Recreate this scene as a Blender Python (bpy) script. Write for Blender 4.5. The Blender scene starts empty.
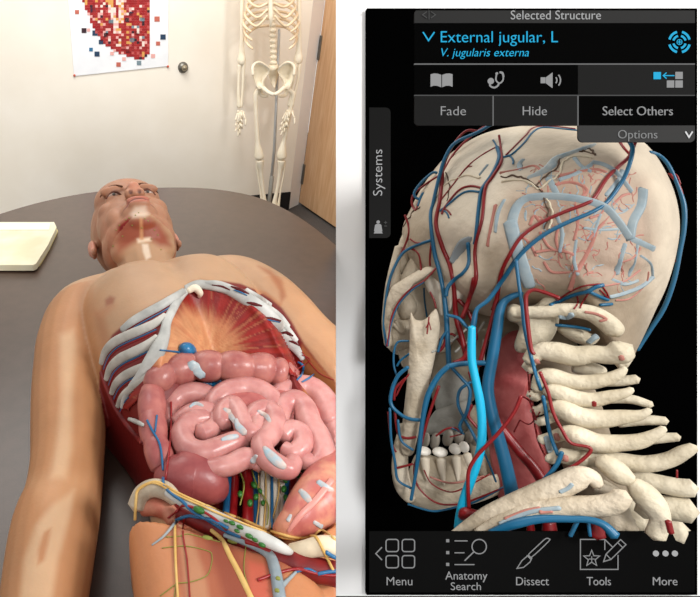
import bpy, bmesh, math, random
import numpy as np
from mathutils import Vector, Matrix
from mathutils.bvhtree import BVHTree

random.seed(7)
SC = bpy.context.scene
COL = SC.collection

# ------------------------------------------------------------------ camera
F = 510.0; PX = 169.0; PY = 298.5; PITCH = math.radians(29.5)
EYE = Vector((0, 0, 1.42)); TAB = 0.84
cam = bpy.data.cameras.new('camera'); camo = bpy.data.objects.new('camera', cam); COL.objects.link(camo)
camo.location = EYE; camo.rotation_euler = (math.pi / 2 - PITCH, 0, 0)
cam.sensor_fit = 'HORIZONTAL'; cam.sensor_width = 36.0; cam.lens = F / 700 * 36.0
cam.shift_x = (350 - PX) / 700.0; cam.clip_start = 0.02
SC.camera = camo
FWD = Vector((0, math.cos(PITCH), -math.sin(PITCH))); UPV = Vector((0, math.sin(PITCH), math.cos(PITCH)))

# ------------------------------------------------------------------ world, lamps, exposure
w = bpy.data.worlds.new('world'); SC.world = w; w.use_nodes = True
w.node_tree.nodes['Background'].inputs[0].default_value = (1.0, 0.985, 0.96, 1)
w.node_tree.nodes['Background'].inputs[1].default_value = 0.8


def area(name, loc, target, size, power, color=(1, 1, 1)):
    l = bpy.data.lights.new(name, 'AREA'); l.energy = power; l.size = size; l.color = color
    o = bpy.data.objects.new(name, l); COL.objects.link(o); o.location = loc
    o.rotation_euler = (Vector(target) - Vector(loc)).to_track_quat('-Z', 'Y').to_euler()
    return o


area('ceiling_light', (-0.9, 2.2, 3.0), (0, 1.2, 0.9), 1.2, 21, (1, 0.96, 0.9))
area('wall_fill_light', (-0.2, 2.4, 3.0), (0.2, 4.2, 1.2), 1.4, 40, (1, 0.97, 0.92))  # added fill that brightens the back wall, no such fixture
area('display_fill_light', (1.9, -0.4, 2.6), (0.9, 0.95, 0.75), 0.6, 56, (1, 0.98, 0.95))  # added light for the skull and board, not a fixture of the room
sl = bpy.data.lights.new('board_fill_spot', 'SPOT'); sl.energy = 120; sl.spot_size = math.radians(26); sl.spot_blend = 0.8; sl.shadow_soft_size = 0.15  # added spot to whiten the board's left strip, no such fixture
slo = bpy.data.objects.new('board_fill_spot', sl); COL.objects.link(slo); slo.location = (0.25, -0.6, 2.3)
slo.rotation_euler = (EYE + (Vector(((345 - PX) / F, 0, 0)) + FWD - UPV * ((470 - PY) / F)) * 1.42 - slo.location).to_track_quat('-Z', 'Y').to_euler()
SC.view_settings.view_transform = 'Standard'; SC.view_settings.look = 'None'
SC.view_settings.exposure = 0.0; SC.view_settings.gamma = 1.0; SC.view_settings.use_curve_mapping = False


# ------------------------------------------------------------------ mapping helpers
def ray(x, y):
    return Vector(((x - PX) / F, 0, 0)) + FWD - UPV * ((y - PY) / F)


def at(x, y, z):                       # point at world height z
    r = ray(x, y); return EYE + r * ((z - EYE.z) / r.z)


def dp(x, y, d):                       # point at distance d along the view axis
    return EYE + ray(x, y) * d


def depth_of(p):
    return (p - EYE).dot(FWD)


SN = ray(545, 320).normalized()


def sk(x, y, q):                       # point on a plane facing the skull, q from the eye
    r = ray(x, y); return EYE + r * (q / r.dot(SN))


def proj_np(V):
    d = V - np.array(EYE)
    dz = d @ np.array(FWD); up = d @ np.array(UPV)
    return np.stack([PX + F * d[:, 0] / dz, PY - F * up / dz], 1)


def inside_dist(P, poly):
    """signed distance, positive inside"""
    poly = np.array(poly, float); n = len(poly)
    ins = np.zeros(len(P), bool); dm = np.full(len(P), 1e9)
    for i in range(n):
        a = poly[i]; b = poly[(i + 1) % n]
        ab = b - a; ap = P - a
        t = np.clip((ap @ ab) / max(ab @ ab, 1e-12), 0, 1)
        dm = np.minimum(dm, np.linalg.norm(ap - t[:, None] * ab, axis=1))
        c = ((a[1] > P[:, 1]) != (b[1] > P[:, 1]))
        with np.errstate(divide='ignore', invalid='ignore'):
            xi = (b[0] - a[0]) * (P[:, 1] - a[1]) / (b[1] - a[1] if b[1] != a[1] else 1e-9) + a[0]
        ins ^= c & (P[:, 0] < xi)
    return np.where(ins, dm, -dm)


def sm(x, a, b):
    t = np.clip((x - a) / (b - a), 0, 1); return t * t * (3 - 2 * t)


# ------------------------------------------------------------------ materials
def lin(c):
    c = c / 255.0
    return c / 12.92 if c <= 0.04045 else ((c + 0.055) / 1.055) ** 2.4


def RGB(r, g, b):
    return (lin(r), lin(g), lin(b), 1)


MATS = {}


def mat(name, rgb, rough=0.6, spec=0.3, noise=None, nscale=40, bump=0.0, bscale=120, metal=0.0, stretch=None, sss=0.0, alpha=1.0, nsmooth=(0.35, 0.65)):
    if name in MATS: return MATS[name]
    m = bpy.data.materials.new(name); m.use_nodes = True; nt = m.node_tree
    b = nt.nodes['Principled BSDF']
    b.inputs['Base Color'].default_value = RGB(*rgb); b.inputs['Roughness'].default_value = rough
    b.inputs['Specular IOR Level'].default_value = spec; b.inputs['Metallic'].default_value = metal
    b.inputs['Alpha'].default_value = alpha
    if sss:
        b.inputs['Subsurface Weight'].default_value = sss; b.inputs['Subsurface Radius'].default_value = (0.01, 0.004, 0.002)
    tc = nt.nodes.new('ShaderNodeTexCoord')
    src = tc.outputs['Object']
    if stretch:
        mp = nt.nodes.new('ShaderNodeMapping'); mp.inputs['Scale'].default_value = stretch
        nt.links.new(src, mp.inputs[0]); src = mp.outputs[0]
    if noise:
        n = nt.nodes.new('ShaderNodeTexNoise'); n.inputs['Scale'].default_value = nscale; n.inputs['Detail'].default_value = 6
        r = nt.nodes.new('ShaderNodeValToRGB')
        r.color_ramp.elements[0].position = nsmooth[0]; r.color_ramp.elements[1].position = nsmooth[1]
        r.color_ramp.elements[0].color = RGB(*rgb); r.color_ramp.elements[1].color = RGB(*noise)
        nt.links.new(src, n.inputs['Vector']); nt.links.new(n.outputs[0], r.inputs[0]); nt.links.new(r.outputs[0], b.inputs['Base Color'])
    if bump:
        n2 = nt.nodes.new('ShaderNodeTexNoise'); n2.inputs['Scale'].default_value = bscale; n2.inputs['Detail'].default_value = 5
        bp = nt.nodes.new('ShaderNodeBump'); bp.inputs['Strength'].default_value = bump; bp.inputs['Distance'].default_value = 0.004
        nt.links.new(src, n2.inputs['Vector']); nt.links.new(n2.outputs[0], bp.inputs['Height']); nt.links.new(bp.outputs[0], b.inputs['Normal'])
    MATS[name] = m
    return m


def vcol_mat(name, rough=0.5, spec=0.3, sss=0.0, bump=0.0, bscale=150, var=0.12, vscale=30):
    m = bpy.data.materials.new(name); m.use_nodes = True; nt = m.node_tree
    b = nt.nodes['Principled BSDF']; a = nt.nodes.new('ShaderNodeVertexColor'); a.layer_name = 'Col'
    b.inputs['Roughness'].default_value = rough; b.inputs['Specular IOR Level'].default_value = spec
    tc = nt.nodes.new('ShaderNodeTexCoord'); n = nt.nodes.new('ShaderNodeTexNoise'); n.inputs['Scale'].default_value = vscale; n.inputs['Detail'].default_value = 6
    mr = nt.nodes.new('ShaderNodeMapRange'); mr.inputs[1].default_value = 0.3; mr.inputs[2].default_value = 0.7; mr.inputs[3].default_value = 1 - var; mr.inputs[4].default_value = 1 + var * 0.6
    mx = nt.nodes.new('ShaderNodeMix'); mx.data_type = 'RGBA'; mx.blend_type = 'MULTIPLY'; mx.inputs[0].default_value = 1
    nt.links.new(tc.outputs['Object'], n.inputs['Vector']); nt.links.new(n.outputs[0], mr.inputs[0])
    nt.links.new(a.outputs[0], mx.inputs[6]); nt.links.new(mr.outputs[0], mx.inputs[7]); nt.links.new(mx.outputs[2], b.inputs['Base Color'])
    if sss:
        b.inputs['Subsurface Weight'].default_value = sss; b.inputs['Subsurface Radius'].default_value = (0.012, 0.004, 0.002); b.inputs['Subsurface Scale'].default_value = 0.4
    if bump:
        n2 = nt.nodes.new('ShaderNodeTexNoise'); n2.inputs['Scale'].default_value = bscale; n2.inputs['Detail'].default_value = 5
        bp = nt.nodes.new('ShaderNodeBump'); bp.inputs['Strength'].default_value = bump; bp.inputs['Distance'].default_value = 0.003
        nt.links.new(tc.outputs['Object'], n2.inputs['Vector']); nt.links.new(n2.outputs[0], bp.inputs['Height']); nt.links.new(bp.outputs[0], b.inputs['Normal'])
    return m


def glow(name, rgb, k=1.0):
    if name in MATS: return MATS[name]
    m = bpy.data.materials.new(name); m.use_nodes = True; nt = m.node_tree
    b = nt.nodes['Principled BSDF']; b.inputs['Base Color'].default_value = (0.01, 0.01, 0.01, 1)
    b.inputs['Specular IOR Level'].default_value = 0; b.inputs['Roughness'].default_value = 1
    b.inputs['Emission Color'].default_value = RGB(*rgb); b.inputs['Emission Strength'].default_value = k
    MATS[name] = m
    return m


# ------------------------------------------------------------------ object helpers
def thing(name, label, cat, loc=(0, 0, 0), group=None):
    o = bpy.data.objects.new(name, None); COL.objects.link(o); o.location = loc
    o.empty_display_size = 0.05
    o['label'] = label; o['category'] = cat
    if group: o['group'] = group
    return o


def tag(o, label, cat, group=None):
    o['label'] = label; o['category'] = cat
    if group: o['group'] = group
    return o


def wloc(o):
    l = Vector((0, 0, 0))
    while o:
        l = l + o.location; o = o.parent
    return l


def obj(name, V, Fc, m, parent=None, smooth=True, label=None, kind=None, mats=None, mi=None, col=None):
    """V in world coordinates; the object's origin goes to the middle of its base"""
    V = np.array([tuple(v) for v in V], float)
    c = Vector(((V[:, 0].min() + V[:, 0].max()) / 2, (V[:, 1].min() + V[:, 1].max()) / 2, V[:, 2].min()))
    V = V - np.array(c)
    me = bpy.data.meshes.new(name); me.from_pydata([tuple(v) for v in V], [], [tuple(f) for f in Fc])
    for x in (mats or [m]): me.materials.append(x)
    if mi is not None: me.polygons.foreach_set('material_index', mi)
    if smooth: me.polygons.foreach_set('use_smooth', [True] * len(me.polygons))
    if col is not None:
        at_ = me.color_attributes.new('Col', 'FLOAT_COLOR', 'POINT'); at_.data.foreach_set('color', np.array(col, np.float32).ravel())
    me.update(); me.validate()
    o = bpy.data.objects.new(name, me); COL.objects.link(o)
    if parent: o.parent = parent
    o.location = c - (wloc(parent) if parent else Vector((0, 0, 0)))
    if label: o['label'] = label
    if kind: o['kind'] = kind
    return o


def join(parts):
    V = []; Fc = []
    for v, f in parts:
        n = len(V); V += [tuple(p) for p in v]; Fc += [tuple(i + n for i in q) for q in f]
    return V, Fc


def box(c, s, R=None, bev=0.0):
    bm = bmesh.new(); bmesh.ops.create_cube(bm, size=1)
    for v in bm.verts: v.co = Vector((v.co.x * s[0], v.co.y * s[1], v.co.z * s[2]))
    if bev: bmesh.ops.bevel(bm, geom=bm.edges[:], offset=bev, segments=2, affect='EDGES', profile=0.5)
    for v in bm.verts: v.co = (R @ v.co if R else v.co) + Vector(c)
    bm.verts.index_update()
    r = ([v.co.copy() for v in bm.verts], [[v.index for v in f.verts] for f in bm.faces]); bm.free(); return r


def ell(c, r, R=None, nu=20, nv=12):
    V = [Vector((0, 0, -r[2]))]; Fc = []
    for j in range(1, nv):
        p = -math.pi / 2 + math.pi * j / nv
        for i in range(nu):
            a = 2 * math.pi * i / nu
            V.append(Vector((r[0] * math.cos(p) * math.cos(a), r[1] * math.cos(p) * math.sin(a), r[2] * math.sin(p))))
    V.append(Vector((0, 0, r[2])))
    for i in range(nu): Fc.append((0, 1 + (i + 1) % nu, 1 + i))
    for j in range(nv - 2):
        for i in range(nu):
            a = 1 + j * nu + i; b = 1 + j * nu + (i + 1) % nu
            Fc.append((a, b, b + nu, a + nu))
    t = len(V) - 1; b0 = 1 + (nv - 2) * nu
    for i in range(nu): Fc.append((t, b0 + i, b0 + (i + 1) % nu))
    return [(R @ v if R else v) + Vector(c) for v in V], Fc


def cat(pts, n=6, closed=False):
    """Catmull-Rom samples through tuples of any length"""
    P = np.array(pts, float); N = len(P); out = []
    if N < 3 and not closed: 
        return [P[0] + (P[-1] - P[0]) * k / n for k in range(n + 1)]
    rng = range(N if closed else N - 1)
    for i in rng:
        if closed: p0, p1, p2, p3 = P[(i - 1) % N], P[i], P[(i + 1) % N], P[(i + 2) % N]
        else: p0, p1, p2, p3 = P[max(i - 1, 0)], P[i], P[i + 1], P[min(i + 2, N - 1)]
        for k in range(n):
            t = k / n
            out.append(0.5 * ((2 * p1) + (-p0 + p2) * t + (2 * p0 - 5 * p1 + 4 * p2 - p3) * t * t + (-p0 + 3 * p1 - 3 * p2 + p3) * t ** 3))
    if not closed: out.append(P[-1])
    return out


def sweep(P, Rr, ns=10, flat=None, cap=True, up=None, sq=1.0):
    """tube through world points P with radii Rr; flat scales the second axis, up fixes that axis"""
    P = [Vector(p) for p in P]; n = len(P); V = []; Fc = []
    if not hasattr(Rr, '__len__'): Rr = [Rr] * n
    if flat is None: flat = 1.0
    fl = flat if hasattr(flat, '__len__') else [flat] * n
    T = [(P[min(i + 1, n - 1)] - P[max(i - 1, 0)]).normalized() for i in range(n)]
    N = T[0].orthogonal().normalized()
    for i in range(n):
        if up is not None:
            u = up(P[i]) if callable(up) else up
            N = u - T[i] * u.dot(T[i])
            N = N.normalized() if N.length > 1e-6 else T[i].orthogonal().normalized()
        else:
            N = N - T[i] * N.dot(T[i]); N = N.normalized() if N.length > 1e-6 else T[i].orthogonal().normalized()
        B = T[i].cross(N)
        for k in range(ns):
            a = 2 * math.pi * k / ns
            ca, sa = math.cos(a), math.sin(a)
            if sq != 1.0: ca = math.copysign(abs(ca) ** sq, ca); sa = math.copysign(abs(sa) ** sq, sa)
            V.append(P[i] + B * (Rr[i] * ca) + N * (Rr[i] * fl[i] * sa))
    for i in range(n - 1):
        for k in range(ns):
            a = i * ns + k; b = i * ns + (k + 1) % ns
            Fc.append((a, b, b + ns, a + ns))
    if cap:
        for i, s in ((0, -1), (n - 1, 1)):
            V.append(P[i] + T[i] * s * Rr[i] * 0.6); c = len(V) - 1
            for k in range(ns):
                a = i * ns + k; b = i * ns + (k + 1) % ns
                Fc.append((c, b, a) if s < 0 else (c, a, b))
    return V, Fc


def prism(pts, up_vec):
    """closed polygon (world points) extruded by up_vec"""
    n = len(pts); V = [Vector(p) for p in pts] + [Vector(p) + up_vec for p in pts]
    Fc = [tuple(range(n - 1, -1, -1)), tuple(range(n, 2 * n))]
    for i in range(n): Fc.append((i, (i + 1) % n, n + (i + 1) % n, n + i))
    return V, Fc


def bvh(*objs):
    V = []; Fc = []
    for o in objs:
        L = wloc(o); n = len(V)
        V += [v.co + L for v in o.data.vertices]; Fc += [tuple(i + n for i in p.vertices) for p in o.data.polygons]
    return BVHTree.FromPolygons(V, Fc)


def clip_right(V, Fc, px=335.8):
    """cut a closed mesh at the display board's edge and close the cut"""
    no = Vector((1, 0, 0)) - FWD * ((px - PX) / F)
    if max((Vector(v) - EYE).dot(no) for v in V) <= 0: return V, Fc
    bm = bmesh.new(); vs = [bm.verts.new(v) for v in V]; bm.verts.ensure_lookup_table()
    for f in Fc:
        try: bm.faces.new([vs[i] for i in f])
        except ValueError: pass
    bmesh.ops.bisect_plane(bm, geom=bm.verts[:] + bm.edges[:] + bm.faces[:], plane_co=EYE, plane_no=no, clear_outer=True)
    ed = [e for e in bm.edges if e.is_boundary]
    if ed: bmesh.ops.holes_fill(bm, edges=ed, sides=0)
    bm.verts.index_update()
    r = ([v.co.copy() for v in bm.verts], [[v.index for v in f.verts] for f in bm.faces]); bm.free(); return r


def voxel(V, Fc, size, smooth=4):
    me = bpy.data.meshes.new('tmp'); me.from_pydata([tuple(v) for v in V], [], [tuple(f) for f in Fc])
    o = bpy.data.objects.new('tmp', me); COL.objects.link(o)
    md = o.modifiers.new('r', 'REMESH'); md.mode = 'VOXEL'; md.voxel_size = size
    s = o.modifiers.new('s', 'SMOOTH'); s.factor = 0.5; s.iterations = smooth
    dg = bpy.context.evaluated_depsgraph_get(); ev = o.evaluated_get(dg); m2 = ev.to_mesh()
    V2 = np.empty(len(m2.vertices) * 3); m2.vertices.foreach_get('co', V2)
    F2 = [tuple(p.vertices) for p in m2.polygons]
    ev.to_mesh_clear(); bpy.data.objects.remove(o); bpy.data.meshes.remove(me)
    return V2.reshape(-1, 3), F2


#SECTION ROOM
# ================================================================== the room on the left
M_wall = mat('wall_paint', (238, 231, 218), 0.9, 0.1, noise=(243, 237, 226), nscale=3)
M_floor = mat('carpet', (78, 74, 72), 0.95, 0.05, noise=(96, 92, 90), nscale=220, bump=0.4, bscale=300)
M_black = mat('black_rubber', (26, 25, 27), 0.6, 0.3)
M_trim = mat('white_gloss_paint', (236, 236, 236), 0.5, 0.3)
M_wood = mat('door_veneer', (206, 160, 118), 0.45, 0.3, noise=(222, 184, 144), nscale=6, stretch=(9, 9, 0.7))
M_steel = mat('brushed_steel', (120, 118, 112), 0.35, 0.5, metal=0.8)

fl = box((0, 2.5, -0.02), (9, 9, 0.04)); obj('floor', *fl, M_floor, smooth=False, kind='structure')
# back wall runs through two floor points, slightly askew
a0 = at(244, 214, 0); a1 = at(288, 209.5, 0)
wdir = (a1 - a0); wdir.z = 0; wdir.normalize(); wn = Vector((-wdir.y, wdir.x, 0))   # away from viewer
RW = Matrix.Rotation(math.atan2(wdir.y, wdir.x), 3, 'Z')
corner = a1.copy()
wl = 5.2
obj('wall_back', *box(corner - wdir * (wl / 2) + wn * 0.06 + Vector((0, 0, 1.4)), (wl, 0.12, 2.8), RW), M_wall, smooth=False, kind='structure')
obj('baseboard_back', *box(corner - wdir * (wl / 2) - wn * 0.008 + Vector((0, 0, 0.075)), (wl, 0.016, 0.15), RW, 0.003), M_black, smooth=False, kind='structure')


def onwall(x, y, off=0.0):
    r = ray(x, y); n = wn; c = corner - wn * off
    return EYE + r * ((c - EYE).dot(n) / r.dot(n))


# door leaf standing open on the right: floor line towards the viewer
d0 = at(298.5, 204.5, 0); d1 = at(333, 228.5, 0)
dd = (d1 - d0); dd.z = 0; dd.normalize(); dn = Vector((-dd.y, dd.x, 0))
RD = Matrix.Rotation(math.atan2(dd.y, dd.x), 3, 'Z')
dw = 0.95
door = obj('door_1', *box(d0 + dd * (dw / 2) + dn * 0.024 + Vector((0, 0, 1.08)), (dw, 0.045, 2.12), RD, 0.002), M_wood, smooth=False, kind='structure')
for zy, h in (((313, 47), 0.16), ((301, 173), 0.16)):
    r = ray(*zy); n2 = dn; k = (d0 - EYE).dot(n2) / r.dot(n2); p = EYE + r * k
    obj('hinge', *box(Vector((d0.x, d0.y, p.z)) + dd * 0.012 - dn * 0.004, (0.035, 0.012, h), RD, 0.003), M_steel, door, smooth=False)
# jamb between wall corner and door
jl = at(295, 211, 0)
j0 = corner.copy(); j1 = d0.copy(); jd = (j1 - j0); jd.z = 0; L = jd.length; jd.normalize(); jn = Vector((-jd.y, jd.x, 0))
RJ = Matrix.Rotation(math.atan2(jd.y, jd.x), 3, 'Z')
obj('trim_1', *box(j0 + jd * (L / 2) + jn * 0.03 + Vector((0, 0, 1.4)), (L, 0.06, 2.8), RJ, 0.002), M_trim, smooth=False, kind='structure')
obj('wall_right', *box(d0 + dd * 0.9 + dn * 0.13 + Vector((0, 0, 1.4)), (1.8, 0.08, 2.8), RD), M_wall, smooth=False, kind='structure')

# knob on the wall
kp = onwall(183, 67.5)
kn = thing('wall_knob', 'small round dark metal knob on the white wall right of the poster', 'knob', kp)
W2 = [kp - wn * 0.004, kp - wn * 0.012]
obj('base_plate', *sweep([kp + wn * 0.0, kp - wn * 0.012], [0.036, 0.033], 24), M_steel, kn)
obj('knob', *sweep([kp - wn * 0.01, kp - wn * 0.03, kp - wn * 0.045], [0.012, 0.02, 0.014], 20), mat('worn_brass', (150, 140, 120), 0.4, 0.5, metal=0.6), kn)

# poster
M_paper = mat('poster_paper', (240, 242, 246), 0.8, 0.15, noise=(232, 235, 240), nscale=12)
pc = [onwall(65, -40, 0.002), onwall(168.5, -44, 0.002), onwall(168, 66, 0.002), onwall(74, 76, 0.002)]
ps = thing('poster', 'white paper poster of a red mosaic heart on the back wall', 'poster', (pc[2] + pc[3]) / 2)
obj('paper', *prism(pc, -wn * 0.004), M_paper, ps, smooth=False)
heart = [(60, -40), (78, -10), (86, 8), (92, 24), (97, 34), (105, 44), (113, 50), (122, 54), (131, 57), (139, 59), (145, 58.5), (148, 54), (149, 44), (148.5, 30), (149, 12), (150, -40)]
hp = np.array(heart, float)
V = []; Fc = []; mi = []
pal = [(166, 50, 50), (150, 44, 46), (190, 90, 88), (226, 170, 165), (150, 36, 40), (235, 215, 205), (60, 40, 48), (214, 160, 90), (120, 140, 150)]
pw = [26, 22, 12, 9, 12, 8, 3, 4, 2]
pm = [mat('mosaic_tint_%s' % n, c, 0.7, 0.2) for n, c in zip(['red', 'crimson', 'rose', 'pink', 'maroon', 'cream', 'black', 'gold', 'grey'], pal)] + [mat('mosaic_tint_navy', (44, 66, 92), 0.7, 0.2), mat('mosaic_tint_blue', (50, 110, 150), 0.7, 0.2), mat('mosaic_tint_rust', (190, 105, 90), 0.7, 0.2)]


def tile(x, y, s, k):
    q = [onwall(x - s, y - s, 0.0065), onwall(x + s, y - s, 0.0065), onwall(x + s, y + s, 0.0065), onwall(x - s, y + s, 0.0065)]
    v, f = prism(q, -wn * 0.002); n = len(V); V.extend(v); Fc.extend([tuple(i + n for i in g) for g in f]); mi.extend([k] * len(f))


gx = np.arange(60, 152, 2.6); gy = np.arange(-38, 62, 2.6)
G = np.array([(x, y) for y in gy for x in gx]); S = inside_dist(G, hp)
for (x, y), s in zip(G, S):
    if s > -0.3:
        k = random.choices(range(9), pw)[0]
        if s < 4 and k in (5, 8): k = 0
        # pale channels running down from the great vessels
        if s > 3 and (abs(x - (112 + 0.25 * (y - 10))) < 3.2 and y < 34 or abs(x - (122 - 0.05 * y)) < 3 and y < 24): k = random.choice([3, 5, 7, 5])
        tile(x, y, 1.28, k)
for x, y, s, k in [(77, 12, 2, 11), (84, 30.5, 2.4, 6), (88.5, 30, 1.6, 3), (97, 54, 2.5, 9), (91, 49.5, 1.8, 10), (95, 33, 2.6, 9), (101, 42, 2.2, 9), (93, 10, 2.6, 9), (118.5, 64.5, 2.2, 11), (139, 63, 2.2, 8), (157, 19, 2.6, 11), (163, 37, 2.6, 9), (158, 43.5, 2, 11), (153, 56, 2, 3), (124, 59, 1.8, 3), (112, 53.5, 1.8, 3), (131, 14, 2.3, 9), (137, 33, 2.2, 6), (106, 35, 2.2, 6), (123, 47.5, 2, 6), (128, 50.5, 2.3, 6), (127, 20, 2, 6), (111, 22, 2.4, 8), (132, 40, 2.2, 8), (142, 19, 2.2, 8)]:
    tile(x, y, s, k)
obj('heart_mosaic', V, Fc, None, ps, smooth=False, mats=pm, mi=mi, label='heart shape built from small red, pink and dark squares')
for x, y in ((74.5, 75.5), (168, 66.5)):
    c = onwall(x, y, 0.008)
    obj('pin', *ell(c, (0.008, 0.006, 0.008), None, 10, 6), mat('red_plastic', (196, 90, 70), 0.5, 0.3), ps)

# table
M_table = mat('table_laminate', (74, 55, 46), 0.32, 0.55, noise=(66, 49, 40), nscale=40, bump=0.03, bscale=400)
M_edge = mat('table_edge', (52, 44, 40), 0.5, 0.4)
tp = [(-.545, 1.595), (-.417, 1.727), (-.271, 1.817), (-.071, 1.865), (.116, 1.865), (.258, 1.805), (.35, 1.705), (.42, 1.549), (.469, 1.347), (.50, 1.1), (.5, .8), (.48, .45), (.40, .15), (.1, 0.0), (-.4, 0.0), (-.75, .2), (-.88, .6), (-.85, 1.0), (-.72, 1.35)]
to = [Vector((p[0], p[1], TAB)) for p in cat(tp, 6, True)]
tb = thing('table', 'large dark brown oval table under the lying anatomy figure', 'table', (-0.2, 0.9, 0))


def tri_prism(pts, dz, top_inset=0.0):
    n = len(pts); c = sum(pts, Vector()) / n
    V = [p.copy() for p in pts] + [p + Vector((0, 0, -dz)) for p in pts]
    Fc = [tuple(range(n)), tuple(range(2 * n - 1, n - 1, -1))]
    for i in range(n): Fc.append((i, n + i, n + (i + 1) % n, (i + 1) % n))
    return V, Fc


v_, f_ = clip_right(*tri_prism(to, 0.032)); obj('tabletop', v_, f_, M_table, tb, smooth=False)
for cx, cy in ((-0.25, 0.45), (-0.2, 1.35)):
    p = Vector((cx, cy, 0)); 
    lg = obj('leg', *sweep([p + Vector((0, 0, z)) for z in (0.03, 0.1, 0.4, 0.7, TAB - 0.06)], [0.06, 0.05, 0.045, 0.05, 0.045], 20), M_edge, tb)
    obj('foot', *sweep([p + Vector((0, 0, z)) for z in (0.012, 0.03, 0.045)], [0.24, 0.23, 0.1], 28), M_edge, lg)

# note pad on the table
M_pad = mat('cream_paper', (236, 230, 205), 0.8, 0.1, noise=(226, 218, 186), nscale=14)
M_pad2 = mat('pale_paper', (246, 242, 228), 0.8, 0.1)
nb = thing('notepad', 'cream paper notepad lying on the brown table at left', 'notepad', at(20, 250, TAB))
zt = TAB + 0.02
pg = [at(x, y, zt) for x, y in [(-40, 222), (54, 222), (56.5, 227), (48, 245), (36, 263.5), (33, 265), (-40, 265)]]
obj('pages', *prism([p - Vector((0, 0, 0.016)) for p in pg], Vector((0, 0, 0.016))), M_pad, nb, smooth=False)
obj('binding_strip', *prism([at(x, y, zt + 0.0005) for x, y in [(-40, 223.5), (50, 223.5), (49, 230), (-40, 230)]], Vector((0, 0, 0.0015))), M_pad2, nb, smooth=False, label='pale strip along the far edge')
obj('cover', *prism([at(x, y, TAB + 0.0005) for x, y in [(-44, 226), (55, 226), (58, 232), (50, 249), (46, 256), (40, 266), (36, 268.5), (-44, 268.5)]], Vector((0, 0, 0.004))), mat('straw_card', (212, 196, 140), 0.8, 0.1), nb, smooth=False)

#SECTION SKELETON
# ================================================================== the classroom skeleton by the door
M_bone = mat('ivory_plastic', (238, 226, 202), 0.5, 0.3, noise=(244, 234, 214), nscale=18)
M_rib = mat('ivory_plastic_warm', (226, 200, 166), 0.5, 0.3, noise=(236, 216, 186), nscale=18)
YF = at(280, 212, 0).y - 0.30


def bp(x, y, off=0.0):
    r = ray(x, y); return EYE + r * ((YF - off) / r.y)


def bt(pts, n=5, ns=10):
    """bone tube: (px, py, radius px, forward offset)"""
    S = cat([(p + (0.0,))[:4] if len(p) == 3 else p for p in pts], n)
    P = [bp(s[0], s[1], s[3]) for s in S]
    return sweep(P, [max(s[2], 0.15) * depth_of(p) / F for s, p in zip(S, P)], ns)


skl = thing('skeleton', 'life-size ivory teaching skeleton hanging on a stand beside the wooden door', 'skeleton', (bp(275, 215).x, YF, 0))
# spine
sv = []
for k, y in enumerate(np.linspace(-34, 68, 20)):
    x = 271.5 + 2.2 * (y + 34) / 102
    sv.append(ell(bp(x, y, -0.03), (0.024 if y > 25 else 0.019, 0.024, 0.016 if y > 25 else 0.013)))
    sv.append(ell(bp(x, y + 1.5, -0.03), (0.015, 0.015, 0.02)))
for k, (v, f) in enumerate(sv[::2]):
    obj('vertebra', *join([sv[2 * k], sv[2 * k + 1]]), M_bone, skl)
# ribs: pairs hooping round from the spine to the front
for k in range(9):
    y0 = -30 + k * 7.2
    hw = 17 + min(k, 6) * 1.6 - max(0, k - 6) * 1.0
    for s in (-1, 1):
        cx = 271 + s * 0.5
        drop = 9 + k * 1.3
        pts = [(cx + s * 2, y0 - 2, 1.2, -0.06), (cx + s * hw * 0.6, y0, 1.3, -0.10), (cx + s * hw, y0 + drop * 0.45, 1.35, 0.0), (cx + s * hw * 0.93, y0 + drop * 0.85, 1.3, 0.09)]
        if k < 6: pts += [(cx + s * hw * 0.55, y0 + drop * 1.05 + (2 if k < 4 else 4), 1.25, 0.14), (cx + s * 3, y0 + drop * 0.9 - (k - 3) * 2.2 * (k > 3), 1.2, 0.15)]
        else: pts += [(cx + s * hw * 0.72, y0 + drop * 1.1, 1.0, 0.12)]
        obj('rib', *bt(pts, 6, 8), M_rib, skl)
obj('sternum', *bt([(270.5, -32, 3.2, 0.15), (270.5, -10, 2.6, 0.15), (270.8, 8, 2.4, 0.15), (271, 18, 2.4, 0.15), (270.8, 27, 0.8, 0.14)]), M_bone, skl)
obj('sacrum', *bt([(273.3, 66, 5, -0.03), (273.5, 74, 5, -0.06), (273.8, 82, 3, -0.05), (274, 88, 1, -0.02)]), M_bone, skl)
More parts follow.
